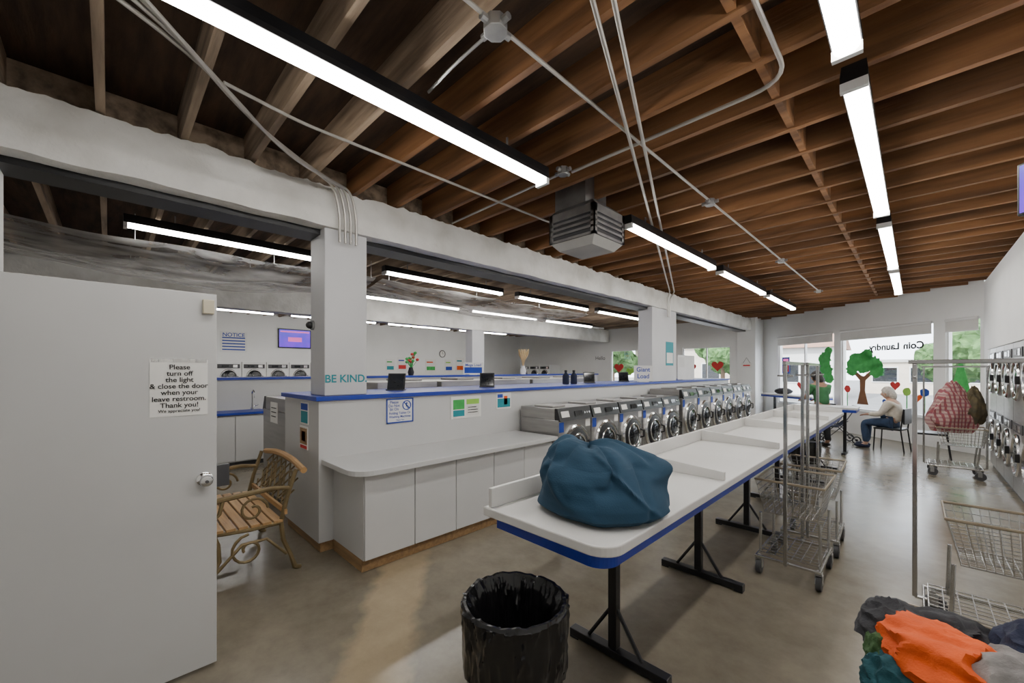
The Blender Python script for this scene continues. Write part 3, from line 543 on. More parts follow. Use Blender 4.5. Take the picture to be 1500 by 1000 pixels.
# ------------------------------------------------------------------ carts
def make_cart(label,loc,rotz,rack=True,bx=.1,group='wire laundry carts'):
    t=thing('laundry_cart',label,'cart',loc,rotz,group); Lx=.64; Wy=.22
    fr=MB(); z0=.15
    fr.path([(.04,-Wy+.02,z0),(Lx-.04,-Wy+.02,z0),(Lx-.04,Wy-.02,z0),(.04,Wy-.02,z0)],.012,8,True)
    for y in(-Wy+.03,Wy-.03):
        fr.path([(bx+.02,y,z0),(bx+.03,y,.47)],.011,8); fr.path([(Lx-.1,y,z0),(Lx-.07,y,.47)],.011,8)
    fr.path([(0.0,0,z0),(.06,0,z0)],.011,8)
    fr.path([(Lx-.06,0,z0),(Lx+.01,0,z0)],.011,8)
    build('frame',fr,M['wire'],t,True)
    k=MB(); zb,zt=.47,.73; r=.0036
    def rect(z):
        f=(z-zb)/(zt-zb); d=.05*(1-f); return bx+d*1.2,Lx-d*.6,-Wy+d,Wy-d
    for i in range(7):
        z=zb+(zt-zb)*i/6; a,b_,c,d=rect(z); k.path([(a,c,z),(b_,c,z),(b_,d,z),(a,d,z)],.006 if i in(0,6) else r,4,True)
    A=rect(zb); B=rect(zt); n=13
    for i in range(n+1):
        f=i/n
        xa=A[0]+(A[1]-A[0])*f; xb=B[0]+(B[1]-B[0])*f
        k.path([(xb,B[2],zt),(xa,A[2],zb),(xa,A[3],zb),(xb,B[3],zt)],r,4)
    for i in range(10):
        f=i/9; ya=A[2]+(A[3]-A[2])*f; yb=B[2]+(B[3]-B[2])*f
        k.path([(B[0],yb,zt),(A[0],ya,zb),(A[1],ya,zb),(B[1],yb,zt)],r,4)
    build('basket',k,M['wire'],t)
    build('rim',MB().path([(bx-.004,-Wy,zt+.006),(Lx+.004,-Wy,zt+.006),(Lx+.004,Wy,zt+.006),(bx-.004,Wy,zt+.006)],.009,8,True),M['rim'],t,True)
    s_=MB()
    for i in range(8): y=-Wy+.03+(2*Wy-.06)*i/7; s_.path([(.06,y,.18),(Lx-.06,y,.18)],.0038,4)
    for i in range(9): x=.06+(Lx-.12)*i/8; s_.path([(x,-Wy+.03,.183),(x,Wy-.03,.183)],.0038,4)
    build('lower_shelf',s_,M['wire'],t)
    if rack:
        R=MB()
        for x in(0,Lx+.01): R.box(x-.012,x+.012,-.012,.012,z0,1.64); R.box(x-.009,x+.009,-.05,.05,1.55,1.565)
        R.box(-.03,Lx+.04,-.013,.013,1.64,1.666)
        build('hanging_rack',R,M['rack'],t,bevel=.003)
    for x in(.08,Lx-.08):
        for y in(-Wy+.03,Wy-.03):
            c=build('caster',MB().box(x-.02,x+.02,y-.02,y+.02,.115,.14).box(x-.012,x+.03,y-.023,y-.018,.05,.118).box(x-.012,x+.03,y+.018,y+.023,.05,.118).cyl((x,y,.13),(x,y,.15),.012),M['galv'],t)
            build('wheel',MB().cyl((x+.015,y-.016,.0585),(x+.015,y+.016,.0585),.058,20).cyl((x+.015,y-.022,.0585),(x+.015,y+.022,.0585),.018,12),M['rubber'],c,True)
    return t
cA=make_cart('empty wire cart with hanging rack nearest beside the folding table',(-.68,3.55,0),PI/2)
dup(cA,(-.66,4.3,0),PI/2+.03,'second empty wire cart parked behind another beside the table')
cC=make_cart('wire cart whose tall rack stands alone at the right',(.0,3.66,0),0,True,.13)
cD=make_cart('wire cart heaped with orange and grey clothes at lower right',(-.05,2.0,0),0,False,.03); cD.scale=(1,1,.92)
dup(cC,(.1,9.1,0),0,'far wire cart holding a plaid bag beside the dryers')
def crumple(name,c,r,seed,m,label,cat='clothes',amp=.26,group='clothes heaped in the cart',fr=1.5,flat=-.9,rot=None,pinch=0):
    bm=bmesh.new(); bmesh.ops.create_icosphere(bm,subdivisions=5,radius=1)
    for v in bm.verts:
        p=v.co.copy(); q=p*fr+Vector((seed*3.1,seed*1.7,seed))
        w=noise.noise(q*.6)*1.6; d=(1-2*abs(noise.noise(q+Vector((w,w*.5,0)))))*.65+(1-2*abs(noise.noise(q*1.9+Vector((0,w,w)))))*.25
        p*=1+amp*(d-.4)
        if p.z<flat: p.z=flat+(p.z-flat)*.1
        if pinch:
            k=1-pinch*max(0,(p.z+.3)); p.x*=k; p.y*=k
        p=Vector((p.x*r[0],p.y*r[1],p.z*r[2]))
        if rot is not None: p=rot@p
        v.co=p
    b=MB(); b.bm.free(); b.bm=bm
    return tag(build(name,b,m,None,True,loc=c),label,cat,group)
RZ=lambda a:Matrix.Rotation(a,3,'Z')
crumple('garment',(.07,1.855,.685),(.175,.125,.10),1,M['orange'],'crumpled bright orange garment on top of the clothes heap',rot=RZ(-.75),amp=.34)
crumple('garment',(-.055,1.99,.67),(.10,.12,.09),2,M['charcoal'],'dark charcoal garment at the left of the clothes heap',amp=.34)
crumple('garment',(-.05,1.80,.58),(.075,.065,.09),3,M['tealcloth'],'teal garment hanging over the near side of the cart',amp=.34)
crumple('garment',(-.075,1.88,.63),(.05,.06,.07),6,M['greencloth'],'dark green garment between the charcoal and teal clothes',amp=.34)
crumple('garment',(.21,1.80,.69),(.11,.13,.10),4,M['greycloth'],'light grey marled garment right of the orange garment',amp=.34)
crumple('garment',(.31,2.02,.71),(.13,.13,.10),5,M['navy'],'dark navy garment at the right of the clothes heap',amp=.34)
crumple('garment',(.09,2.10,.65),(.13,.09,.08),8,M['charcoal'],'black garment tucked behind the orange garment in the cart',amp=.34)
crumple('tote_bag',(.40,9.1,.98),(.27,.2,.42),11,M['plaid'],'red plaid laundry bag standing in the far cart','bag',.34,None,1.1,-.75,None,.38)
crumple('tote_bag',(.62,9.12,1.04),(.13,.14,.30),12,M['olive'],'dark olive brown bag beside the plaid bag in the far cart','bag',.3,None,1.3,-.8,None,.3)
# ------------------------------------------------------------------ lights
def make_light(label,loc,group):
    t=thing('ceiling_light',label,'light',loc,0,group)
    build('housing',MB().prism([(-.05,.085),(.05,.085),(.056,.03),(.055,.0),(-.055,.0),(-.056,.03)],0,2.44,'y'),M['blackmetal'],t)
    build('lens',MB().prism([(.05*math.cos(a*PI/6),-.001-.042*math.sin(a*PI/6)) for a in range(7)],.03,2.41,'y'),M['tube'],t,True)
    for y in(.0,2.41): build('end_cap',MB().box(-.056,.056,y,y+.03,-.046,.0),M['white'],t)
    for y in(.4,2.04): build('hanger',MB().cyl((0,y,.085),(0,y,.172),.008),M['galv'],t)
    return t
g='tube lights above the folding table'
l0=make_light('long tube light above the white counter, nearest the beam',(-2.05,-.04,3.08),g)
for i,y in enumerate((3.7,6.44,9.15)): dup(l0,(-2.06,y,3.08),0,'%s tube light beyond the air diffuser in the left row'%ORD[i],g)
for i,y in enumerate((-.03,2.68,5.5,8.2)): dup(l0,(-.22,y,3.08),0,['tube light cut by the top edge of the photo','bright tube light at upper right below the joists','third tube light of the right hand row','furthest tube light of the right hand row'][i],g)
for i,y in enumerate((.1,2.9,5.75,8.6)): dup(l0,(-5.62,y,3.08),0,['tube light before the plastic sheet left of the near column','tube light just right of the near column behind the beam','third tube light in the row behind the beam','furthest tube light in the row behind the beam'][i],'tube lights in the rear hall')
for i,y in enumerate((3.5,6.3,9.1)): dup(l0,(-7.75,y,3.08),0,'%s tube light of the row beyond the plastic sheets'%['nearest','middle','furthest'][i],'tube lights beyond the plastic sheets')
for i,y in enumerate((.6,3.4,6.2,9.0)): dup(l0,(-11.8,y,3.08),0,'%s tube light from the left in the row by the rear wall'%ORD[i],'tube lights by the rear wall')
# ------------------------------------------------------------------ diffuser
t=thing('air_diffuser','square metal air diffuser hanging from the ceiling duct','air vent',(-2.3,3.35,2.7))
h=.25
build('duct',MB().box(-.24,.12,-.2,.16,.44,.795),M['galv'],t)
def frus(b,s0,z0,s1,z1):
    v=[b.bm.verts.new((sx*s,sy*s,z)) for s,z in((s0,z0),(s1,z1)) for sx,sy in((-1,-1),(1,-1),(1,1),(-1,1))]
    for i in range(4): b.bm.faces.new((v[i],v[(i+1)%4],v[4+(i+1)%4],v[4+i]))
    b.bm.faces.new(v[:4]); b.bm.faces.new(v[4:]); return b
build('shoulder',frus(MB(),.262,.42,.2,.48),M['galv'],t)
build('grille_box',MB().box(-h,h,-h,h,.14,.42),M['darkgrey'],t)
f=MB()
for s in(1,-1):
    for z in(.14,.20,.25,.30):
        f.box(-h,h,s*(h+.001),s*(h+.014),z,z+.022); f.box(s*(h+.001),s*(h+.014),-h,h,z,z+.022)
    f.box(-h,h,s*(h+.001),s*(h+.014),.345,.42); f.box(s*(h+.001),s*(h+.014),-h,h,.345,.42)
    for q in(1,-1): f.box(*sorted((q*(h-.03),q*(h+.014))),*sorted((s*(h+.001),s*(h+.014))),.14,.42); f.box(*sorted((s*(h+.001),s*(h+.014))),*sorted((q*(h-.03),q*(h+.014))),.14,.42)
build('louvre',f,M['galv'],t)
build('bottom_cone',frus(MB(),.19,.07,.25,.138),mat('diffuser_filter',(.4,.395,.375),.6),t)
# ------------------------------------------------------------------ conduits
def fil(pts,r=.12,k=6):
    P=[Vector(p) for p in pts]; out=[P[0]]
    for i in range(1,len(P)-1):
        a=(P[i-1]-P[i]); c=(P[i+1]-P[i]); d=min(r,a.length*.45,c.length*.45); A=P[i]+a.normalized()*d; B=P[i]+c.normalized()*d
        for j in range(k+1): s=j/k; out.append(A*(1-s)**2+P[i]*2*s*(1-s)+B*s*s)
    out.append(P[-1]); return out
def conduit(pts,r,label,group=None,rad=.12,m='conduit'): return tag(build('conduit',MB().path(fil(pts,rad),r,8),M[m],None,True),label,'conduit',group)
conduit([(-1.4,-1.5,3.235),(-1.4,10.3,3.235)],.011,'straight steel conduit running lengthwise between the two light rows')
conduit([(-2.0,2.7,3.235),(-.5,2.7,3.235),(-.5,-1.4,3.235)],.012,'bent steel conduit crossing the joists right of the diffuser',rad=.2)
conduit([(-2.1,2.66,3.235),(-3.64,2.7,3.235)],.010,'short steel conduit from the diffuser light to the beam')
conduit([(-1.42,1.29,3.215),(-1.7,1.27,3.19),(-1.98,1.3,3.2)],.008,'short flexible conduit from junction box to long tube light',m='galv')
for k in range(2): conduit([(-.95+.09*k,1.38,3.21),(-3.56+.05*k,8.15+.1*k,3.21),(-3.625,8.2+.1*k,3.1),(-3.625,8.2+.1*k,2.7)],.012,['left one of two diagonal conduits leading to the far column','right one of two diagonal conduits leading to the far column'][k],rad=.15)
for k in range(4):
    o=.05*k
    conduit([(-1.4-.16*k,-.95+.0*k,3.226),(-2.3-.12*k,.05+.1*k,3.226),(-2.95-.07*k,.62+.09*k,3.17-.015*k),(-3.57,1.38+o,3.20),(-3.62,1.45+o,3.0),(-3.62,1.45+o,2.74)],.011,'%s of four conduits curving down onto the near column'%ORD[k],rad=.3)
conduit([(-2.72,.45,3.2),(-2.85,.9,3.225),(-2.85,3.9,3.232),(-2.6,4.15,3.232)],.010,'steel conduit running beside the beam towards the diffuser')
conduit([(-8.5,-1.4,3.222),(-8.5,13.5,3.222)],.03,'thick pipe under the joists of the rear hall'); conduit([(-8.7,-1.4,3.23),(-8.7,13.5,3.23)],.022,'thin pipe beside the thick one in the rear hall')
for i,(x,y,l) in enumerate([(-1.4,1.29,'round steel junction box above the folding table, nearest'),(-1.4,4.11,'second junction box along the lengthwise conduit'),(-1.4,7.05,'third junction box along the lengthwise conduit'),(-1.4,10.3,'last junction box at the far end of lengthwise conduit'),(-2.03,2.62,'junction box at the end of the long tube light')]):
    t=thing('junction_box',l,'junction box',(x,y,3.19),0,'ceiling junction boxes'); r_=.06 if i==0 else .045
    build('box',MB().cyl((0,0,0),(0,0,.061),r_,8),M['galv'],t,bevel=.004)
    for a in range(4): build('connector',MB().cyl((r_*.9*math.cos(a*PI/2),r_*.9*math.sin(a*PI/2),.03),((r_+.03)*math.cos(a*PI/2),(r_+.03)*math.sin(a*PI/2),.03),.017,8),M['galv'],t,True)
def sheet(x0,x1,y0,y1,z,sag,label,seed):
    t=thing('plastic_sheet',label,'plastic sheet',(0,0,0))
    def f(u,v):
        x=x0+(x1-x0)*u; y=y0+(y1-y0)*v
        return (x,y,z-sag*math.sin(PI*u)**.8*(.3+.7*math.sin(PI*v))+.035*noise.noise(Vector((x*2,y*1.2,seed)))+.028*math.sin(u*24+noise.noise(Vector((x,y,seed)))*5)*math.sin(PI*v))
    build('sheet',MB().grid(f,70,70),M['plastic'],t,True)
    for u in(0,1):
        for v in(.02,.34,.66,.98): p=Vector(f(u,v)); build('tie',MB().cyl(p-Vector((0,0,.01)),(p.x,p.y,3.26),.004,6),M['galv'],t)
sheet(-7.1,-5.85,-1.2,2.9,3.02,.34,'sagging clear plastic sheet below the ceiling left of near column',1)
sheet(-7.1,-5.85,3.0,8.6,3.02,.28,'sagging clear plastic sheet below the ceiling right of near column',5)
t=thing('television','wall mounted screen cut by the right edge of the photo','television',(.645,3.5,2.64),-PI/4-.0)
build('casing',MB().box(-.32,.32,0,.045,-.15,.15),M['black'],t,bevel=.006); build('screen',MB().box(-.305,.305,-.003,0,-.135,.135),M['screen'],t); build('mount',MB().path([(.0,.045,0),(.1,.26,0)],.02,8),M['blackmetal'],t)
# ------------------------------------------------------------------ window side furniture
def table2(label,loc,rotz,Lx,Wy):
    t=thing('side_table',label,'table',loc,rotz)
    build('tabletop',MB().box(0,Lx,0,Wy,.86,.9),M['top'],t,bevel=.005); build('apron',MB().box(.01,Lx-.01,-.006,Wy+.006,.81,.859),M['blue'],t)
    for x in(.2,Lx-.2):
        lg=build('leg',MB().box(x-.025,x+.025,Wy/2-.025,Wy/2+.025,.04,.81),M['blackmetal'],t); build('foot',MB().box(x-.03,x+.03,.06,Wy-.06,0,.04),M['blackmetal'],lg)
table2('white table with blue apron beyond the long folding table',(-1.75,9.7,0),0,1.0,.6)
p=wb(.95,-.75); table2('blue edged table against the left street window',(p[0],p[1],0),WR,1.9,.6)
crumple('bundle',(*wb(1.5,-.45)[:2],.98),(.22,.15,.09),21,M['charcoal'],'dark bundle lying on the table at the left street window','bag',.2,None)
sign('window_poster','purple and red poster in the left street window','poster',(*wb(.98,.05)[:2],1.75),WR,.3,.5,M['bluepaint'],(),[(-.12,.12,-.2,.0,M['red']),(-.1,.1,.05,.2,M['pink'])])
def chair(label,loc,rotz):
    t=thing('chair',label,'chair',loc,rotz,'black chairs by the windows')
    build('seat',MB().box(-.21,.21,-.2,.22,.42,.455),M['black'],t,bevel=.01); build('backrest',MB().box(-.2,.2,-.25,-.22,.55,.85),M['black'],t,bevel=.01)
    for x in(-.19,.19):
        build('leg',MB().cyl((x,.2,.42),(x,.22,0),.012,8),M['blackmetal'],t,True); build('leg',MB().path([(x,-.24,0),(x,-.19,.43),(x,-.235,.85)],.012,8),M['blackmetal'],t,True)
    return t
chair('black chair under the seated person in cream',(-.33,11.05,0),PI/2-.25)
chair('empty black chair behind the seated person',(.22,10.75,0),PI/2)
t=thing('stroller','dark stroller standing before the seated person','stroller',(-1.2,11.5,0),.4); t.scale=(.85,.85,.85)
f=MB()
for y in(-.2,.2): f.path([(-.32,y,.1),(.0,y,.42),(.28,y,.9),(.36,y,.95)],.012,6); f.path([(.3,y,.1),(.0,y,.42),(-.2,y,.55)],.012,6)
f.path([(.36,-.2,.95),(.36,.2,.95)],.014,6).path([(.3,-.2,.12),(.3,.2,.12)],.01,6).path([(-.32,-.2,.12),(-.32,.2,.12)],.01,6); build('frame',f,M['darkgrey'],t,True)
build('seat',MB().grid(lambda u,v:(-.22+.4*u,-.18+.36*v,.42+.35*max(0,u-.4)**1.3-.04*math.sin(PI*v)),12,8),M['navy'],t,True)
build('canopy',MB().grid(lambda u,v:(.2-.28*math.cos(PI*.55*u+.3),-.19+.38*v,.68+.24*math.sin(PI*.55*u+.3)),12,8),M['charcoal'],t,True)
for x,r_ in((-.32,.1),(.3,.1)):
    for y in(-.22,.22): build('wheel',MB().torus((x,y,r_),(0,1,0),r_-.016,.016,20,6).cyl((x,y-.015,r_),(x,y+.015,r_),.03,10),M['black'],t,True)
# painted window decorations (flat paint just inside the glass)
def blob_poly(n,r,seed,sx=1,sz=1): return [(sx*r*(1+.3*noise.noise(Vector((math.cos(2*PI*i/n)*3,math.sin(2*PI*i/n)*3,seed))))*math.cos(2*PI*i/n),sz*r*(1+.3*noise.noise(Vector((math.cos(2*PI*i/n)*3,math.sin(2*PI*i/n)*3,seed))))*math.sin(2*PI*i/n)) for i in range(n)]
def heart(s): return [(s*.06*16*math.sin(a)**3,s*.06*(13*math.cos(a)-5*math.cos(2*a)-2*math.cos(3*a)-math.cos(4*a))) for a in [2*PI*i/28 for i in range(28)]]
def paint(name,label,loc,rotz,parts,group=None):
    t=thing(name,label,'window painting',loc,rotz,group)
    for nm,pts,dx,dz,m,ly in parts: build(nm,MB().prism([(a+dx,c+dz) for a,c in pts],-.002-ly*.002,-.001-ly*.002,'y'),M[m],t)
def wp(u): p=wb(u,.05); return p[0],p[1]
paint('painted_tree','green leafed tree painted on the wide street window',(*wp(3.46),.75),WR,[('trunk',[(-.14,0),(.16,0),(.07,.35),(.09,.6),(.3,.8),(.22,.84),(.04,.7),(-.02,.72),(-.2,.85),(-.26,.8),(-.07,.6),(-.06,.35)],0,0,'brownp',1)]+[('leaves',blob_poly(40,r,k),x,z,'green',2+(k%3)) for k,(x,z,r) in enumerate([(0,1.04,.26),(-.28,.86,.15),(.36,.84,.17),(.12,1.22,.15),(-.2,1.12,.16),(.3,1.02,.16),(-.31,1.0,.11),(.42,.96,.10)])])
paint('painted_tree','green leaf cluster painted on the left street window edge',(*wp(2.42),1.5),WR,[('leaves',blob_poly(36,r,k+20),x,z,'green',1+k) for k,(x,z,r) in enumerate([(0,.1,.2),(-.05,.4,.2),(.08,.62,.12),(.1,-.12,.14)])])
paint('painted_tree','dark green cypress painted on the narrow street window',(*wp(5.5),.8),WR,[('leaves',[(-.14,.1),(-.16,.4),(-.06,.85),(0,1.05),(.06,.85),(.16,.4),(.14,.1)],0,0,'green',1),('trunk',[(-.03,0),(.03,0),(.03,.12),(-.03,.12)],0,0,'brownp',1)])
for i,(u,z,s,m) in enumerate([(4.25,1.25,.12,'red'),(4.72,1.0,.10,'orange'),(1.55,1.15,.14,'red'),(4.05,.85,.10,'bluepaint')]):
    paint('painted_heart',['red heart painted right of the painted tree','small orange heart painted low on the wide street window','red heart painted on the left street window','small blue heart painted at the foot of the painted tree'][i],(*wp(u),z),WR,[('heart',heart(s),0,0,m,1)])
for i,u in enumerate((2.98+.08,4.5,4.86)):
    paint('painted_flower',['painted flower left of the painted tree trunk','tall painted flower right of the red heart','painted flower at the right end of the wide window'][i],(*wp(u),.68),WR,[('stem',[(-.012,0),(.012,0),(.012,.4),(-.012,.4)],0,0,'green',1),('petals',blob_poly(12,.09,i*3),0,.44,['red','lime','bluepaint'][i],2)])
t=thing('window_lettering','black shop lettering on the wide street window, reversed from inside','lettering',(*wb(4.24,.03)[:2],2.14),WR)
text_obj('word','Coin',.215,M['ink'],t,(.41,0,0),mirror=True,bold=.04); text_obj('word','Laundry',.215,M['ink'],t,(-.23,0,0),mirror=True,bold=.04)
for i,(x,z,s,m) in enumerate([(-8.5,1.7,.22,'red'),(-8.0,1.55,.18,'lime'),(-5.6,1.7,.16,'red'),(-4.75,1.75,.2,'red')]):
    paint('painted_heart',['red heart painted on the rear hall street window','lime heart painted on the rear hall street window','red heart painted on the left pane past the far column','big red heart painted on the right pane past the far column'][i],(x,14.645,z),0,[('heart',heart(s),0,0,m,1)])
# ------------------------------------------------------------------ people
def skin(name,nodes,edges,m,parent,sub=2):
    keys=list(nodes); ix={k:i for i,k in enumerate(keys)}
    me=bpy.data.meshes.new(name); me.from_pydata([nodes[k][0] for k in keys],[(ix[a],ix[c]) for a,c in edges],[]); me.materials.append(m)
    o=bpy.data.objects.new(name,me); C.objects.link(o); o.parent=parent
    md=o.modifiers.new('skin','SKIN'); md.use_smooth_shade=True
    for i,k in enumerate(keys):
        r=nodes[k][1]; sv=me.skin_vertices[0].data[i]; sv.radius=r if isinstance(r,tuple) else (r,r); sv.use_root=(i==0)
    s=o.modifiers.new('sub','SUBSURF'); s.levels=sub; s.render_levels=sub
    return o
def person(label,loc,rotz,J,mats,long_sleeve):
    t=thing('person',label,'person',loc,rotz); V=Vector
    N={}; E=[]
    def add(k,p,r,to=None):
        N[k]=(V(p),r)
        if to: E.append((to,k))
    add('pel',J['pel'],.125); add('waist',J['waist'],.115,'pel'); add('chest',J['chest'],.13,'waist'); add('up',J['up'],.1,'chest'); add('neck',J['neck'],.05,'up')
    h=V(J['head']); f=V(J['face']).normalized(); up=(h-V(J['neck'])).normalized()
    add('jaw',h-up*.06+f*.012,.068,'neck'); add('skull',h+up*.01,.088,'jaw'); add('crown',h+up*.075-f*.01,.06,'skull')
    add('nose',h-up*.012+f*.105,.014,'skull')
    for s,sg in(('l',-1),('r',1)):
        add('sh'+s,J['sh'+s],.062,'up'); add('el'+s,J['el'+s],.043,'sh'+s); add('wr'+s,J['wr'+s],.028,'el'+s)
        d=(V(J['wr'+s])-V(J['el'+s])).normalized(); w=V(J['wr'+s]); side=d.cross(V((0,0,1))).normalized()
        add('pm'+s,w+d*.07,(.036,.02),'wr'+s)
        for k in range(4):
            q=w+d*.09+side*(.012*(k-1.5)*1.6); ln=(.065,.075,.07,.055)[k]
            add('f%d%s'%(k,s),q,.009,'pm'+s); add('g%d%s'%(k,s),q+d*ln*.5+V((0,0,-.008)),.008,'f%d%s'%(k,s)); add('h%d%s'%(k,s),q+d*ln*.85+V((0,0,-.028)),.007,'g%d%s'%(k,s))
        add('t0'+s,w+d*.035+side*sg*-.035,.011,'wr'+s); add('t1'+s,w+d*.075+side*sg*-.045+V((0,0,-.01)),.009,'t0'+s)
        add('hip'+s,J['hip'+s],.085,'pel'); add('kn'+s,J['kn'+s],.058,'hip'+s); add('an'+s,J['an'+s],.04,'kn'+s)
        add('ft'+s,J['toe'+s],.03,'an'+s)
    skin('body',N,E,mats['skin'],t)
    T={k:(N[k][0],N[k][1]+.022) for k in('pel','waist','chest','up')}; te=[('pel','waist'),('waist','chest'),('chest','up')]
    for s in'lr':
        T['sh'+s]=(N['sh'+s][0],.08); te.append(('up','sh'+s))
        if long_sleeve: T['el'+s]=(N['el'+s][0],.06); T['wr'+s]=(N['wr'+s][0]*.93+N['el'+s][0]*.07,.045); te+= [('sh'+s,'el'+s),('el'+s,'wr'+s)]
        else:
            T['mid'+s]=(N['sh'+s][0]*.6+N['el'+s][0]*.4,.072); T['el'+s]=(N['sh'+s][0]*.22+N['el'+s][0]*.78,.066); te+=[('sh'+s,'mid'+s),('mid'+s,'el'+s)]
    skin('top_garment',T,te,mats['top'],t)
    B={'pel':(N['pel'][0]-V((0,0,.01)),.14)}; be=[]
    for s in'lr':
        B['hip'+s]=(N['hip'+s][0],.1); B['kn'+s]=(N['kn'+s][0],.074); B['an'+s]=(N['an'+s][0]+V((0,0,.03)),.058); be+=[('pel','hip'+s),('hip'+s,'kn'+s),('kn'+s,'an'+s)]
    skin('trousers',B,be,mats['bottom'],t)
    for s in'lr':
        a=N['an'+s][0]; e=N['ft'+s][0]; d=(V((e.x-a.x,e.y-a.y,0))).normalized(); ang=math.atan2(d.y,d.x)
        c=V((a.x,a.y,.045))+d*.07; build('shoe',MB().ell(c,(.135,.048,.045),3,Matrix.Rotation(ang,4,'Z')),mats['shoe'],t,True)
    R=V((0,1,0)).rotation_difference(f).to_matrix().to_4x4()
    hb=MB(); hb.ell(h+up*.03-f*.03,(.105,.105,.115),3,R)
    if mats.get('long'): hb.ell(h-up*.05-f*.075,(.085,.06,.1),3,R)
    for v in hb.bm.verts:
        q=v.co-h
        if q.dot(f)>.045 and q.dot(up)<.06: v.co-=f*(q.dot(f)-.03)
    build('hair',hb,mats['hair'],t,True)
    sd=f.cross(up).normalized()
    for s in(1,-1):
        build('eye',MB().ell(h+f*.085+sd*s*.033+up*.008,(.011,.008,.009),2),M['ink'],t,True); build('ear',MB().ell(h+sd*s*.092-up*.01,(.014,.02,.03),2),mats['skin'],t,True)
    build('mouth',MB().ell(h+f*.078-up*.055,(.022,.008,.006),2),M['red'],t,True)
    return t
person('person in green T-shirt with dark hair standing behind the tables',(-1.38,10.62,0),.75,dict(pel=(0,0,.84),waist=(0,.01,.98),chest=(0,.05,1.14),up=(0,.09,1.27),neck=(0,.12,1.35),head=(0,.17,1.44),face=(0,1,-.35),
 shl=(-.17,.08,1.25),ell=(-.21,.17,1.02),wrl=(-.16,.37,.97),shr=(.17,.08,1.25),elr=(.21,.17,1.02),wrr=(.16,.37,.97),hipl=(-.09,0,.79),hipr=(.09,0,.79),knl=(-.1,.02,.45),knr=(.1,.02,.45),anl=(-.1,-.02,.08),anr=(.1,-.02,.08),toel=(-.1,.13,.035),toer=(.1,.13,.035)),
 dict(skin=M['skind'],top=M['shirt'],bottom=M['charcoal'],shoe=M['black'],hair=M['hairblack'],long=True),False)
person('seated person with white hair wearing cream cardigan and jeans',(-.33,11.05,0),PI/2-.25,dict(pel=(0,-.04,.565),waist=(0,-.05,.68),chest=(0,-.03,.83),up=(0,.0,.95),neck=(0,.03,1.03),head=(0,.07,1.13),face=(0,1,-.2),
 shl=(-.17,0,.94),ell=(-.22,.1,.73),wrl=(-.14,.32,.70),shr=(.17,0,.94),elr=(.22,.1,.73),wrr=(.14,.32,.70),hipl=(-.09,.02,.55),hipr=(.09,.02,.55),knl=(-.11,.4,.53),knr=(.11,.4,.53),anl=(-.11,.36,.08),anr=(.11,.42,.08),toel=(-.12,.51,.035),toer=(.12,.57,.035)),
 dict(skin=M['skin'],top=M['cream'],bottom=M['jeans'],shoe=M['navy'],hair=M['hairgrey'],long=True),True)
# ------------------------------------------------------------------ outside
struct('ground',MB().box(-60,60,-20,90,-.3,-.125),M['asphalt'])
struct('trim_3',MB().prism([(-14,14.9),(-3.6,14.9),(-3.5,15.7),(1.2,11.75),(14,11.75),(14,17.5),(-14,17.5)],-.124,-.02),M['walk'])
def house(label,x0,x1,y0,y1,h,m,wins,flat):
    t=thing('house',label,'building',((x0+x1)/2,(y0+y1)/2,-.125)); a=(x1-x0)/2; c=(y1-y0)/2
    build('wall',MB().box(-a,a,-c,c,0,h),M[m],t)
    if flat: build('roof',MB().box(-a-.15,a+.15,-c-.15,c+.15,h,h+.2),M['walk'],t)
    else: build('roof',MB().prism([(-c-.4,h),(c+.4,h),(0,h+1.1)],-a-.3,a+.3,'x'),M['roof'],t)
    for x,z,w,hh in wins:
        f=build('window',MB().box(x-w/2-.08,x+w/2+.08,-c-.05,-c,z-.08,z+hh+.08),M['white'],t); build('pane',MB().box(x-w/2,x+w/2,-c-.07,-c-.05,z,z+hh),M['glassdark'],f)
house('white house across the street seen through the left street window',-8,-3.4,30,36,3.1,'wstucco',[(-1.3,1,.9,1.1),(.2,1,.9,1.1),(1.5,0.1,.9,2)],False)
house('beige flat roofed shop across the street behind the painted tree',-2.6,3.5,40,48,2.3,'stone',[(-2,.9,1.3,1.),(0,.9,1.3,1.),(2,.9,1.3,1.)],True)
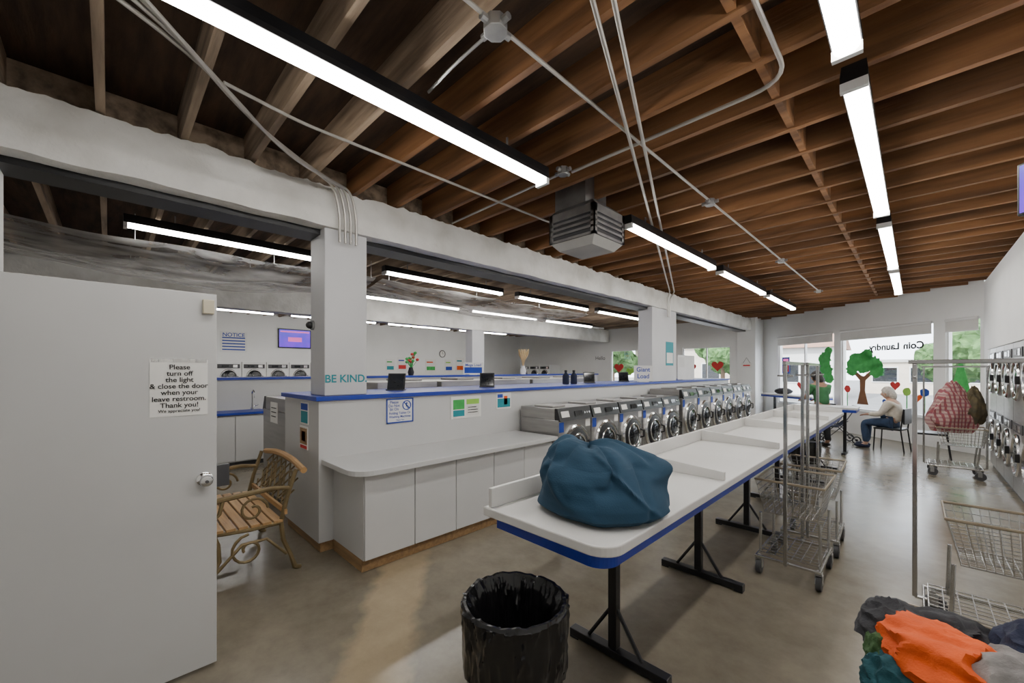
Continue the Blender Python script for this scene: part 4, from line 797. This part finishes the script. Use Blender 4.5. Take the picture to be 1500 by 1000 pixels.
house('beige house across the street seen past the far column',-17,-9.5,32,40,3.6,'stone',[(-2.5,1,1.2,1.2),(0,1,1.2,1.2),(2.4,1,1.2,1.2)],False)
def tree(label,x,y,h,r,seed):
    t=thing('tree',label,'tree',(x,y,-.125),0,'street trees'); build('trunk',MB().path([(0,0,0),(.05,0,h*.35),(0,.05,h*.65)],[.16,.12,.08],8),M['bark'],t,True)
    bm=bmesh.new()
    for k in range(7):
        a=k*2.4; R=r*(.45+.15*random.random()); bmesh.ops.create_icosphere(bm,subdivisions=4,radius=R,matrix=Matrix.Translation((r*.5*math.cos(a)*(k>0),r*.5*math.sin(a)*(k>0),h*.7+r*.4*math.sin(k*1.7))))
    for v in bm.verts:
        p=v.co.copy()
        for fq,am in((2.2,.16),(6,.1)): v.co+=Vector((noise.noise(p*fq),noise.noise(p*fq+Vector((7,0,0))),noise.noise(p*fq+Vector((0,7,0)))))*am*r
    b=MB(); b.bm.free(); b.bm=bm; build('foliage',b,M['leaf'],t)
for i,(x,y,h,r) in enumerate([(2.2,24,3.6,1.5),(4.2,27,4.6,2),(1.2,30,3.0,1.2),(-8.8,28,4.2,1.6),(-18,30,4.5,2)]):
    tree(['street tree outside the narrow street window','tall street tree at far right outside the windows','small street tree left of the tall one','street tree left of the white house','street tree outside the rear hall window'][i],x,y,h,r,i)
# ------------------------------------------------------------------ world, sun, camera
w=bpy.data.worlds.new('sky'); SC.world=w; w.use_nodes=True
bg=w.node_tree.nodes['Background']; bg.inputs[0].default_value=(.86,.92,1,1); bg.inputs[1].default_value=7.5
sl=bpy.data.lights.new('sun','SUN'); sl.energy=9; sl.angle=.02; so=bpy.data.objects.new('sun',sl); C.objects.link(so); so.rotation_euler=(math.radians(48),0,math.radians(-20))
cd=bpy.data.cameras.new('camera'); co=bpy.data.objects.new('camera',cd); C.objects.link(co)
co.location=(0,0,1.6); co.rotation_euler=(PI/2,0,PI/4); cd.sensor_width=36; cd.lens=590/1500*36; cd.shift_y=.028; cd.clip_start=.05; cd.clip_end=300
SC.camera=co
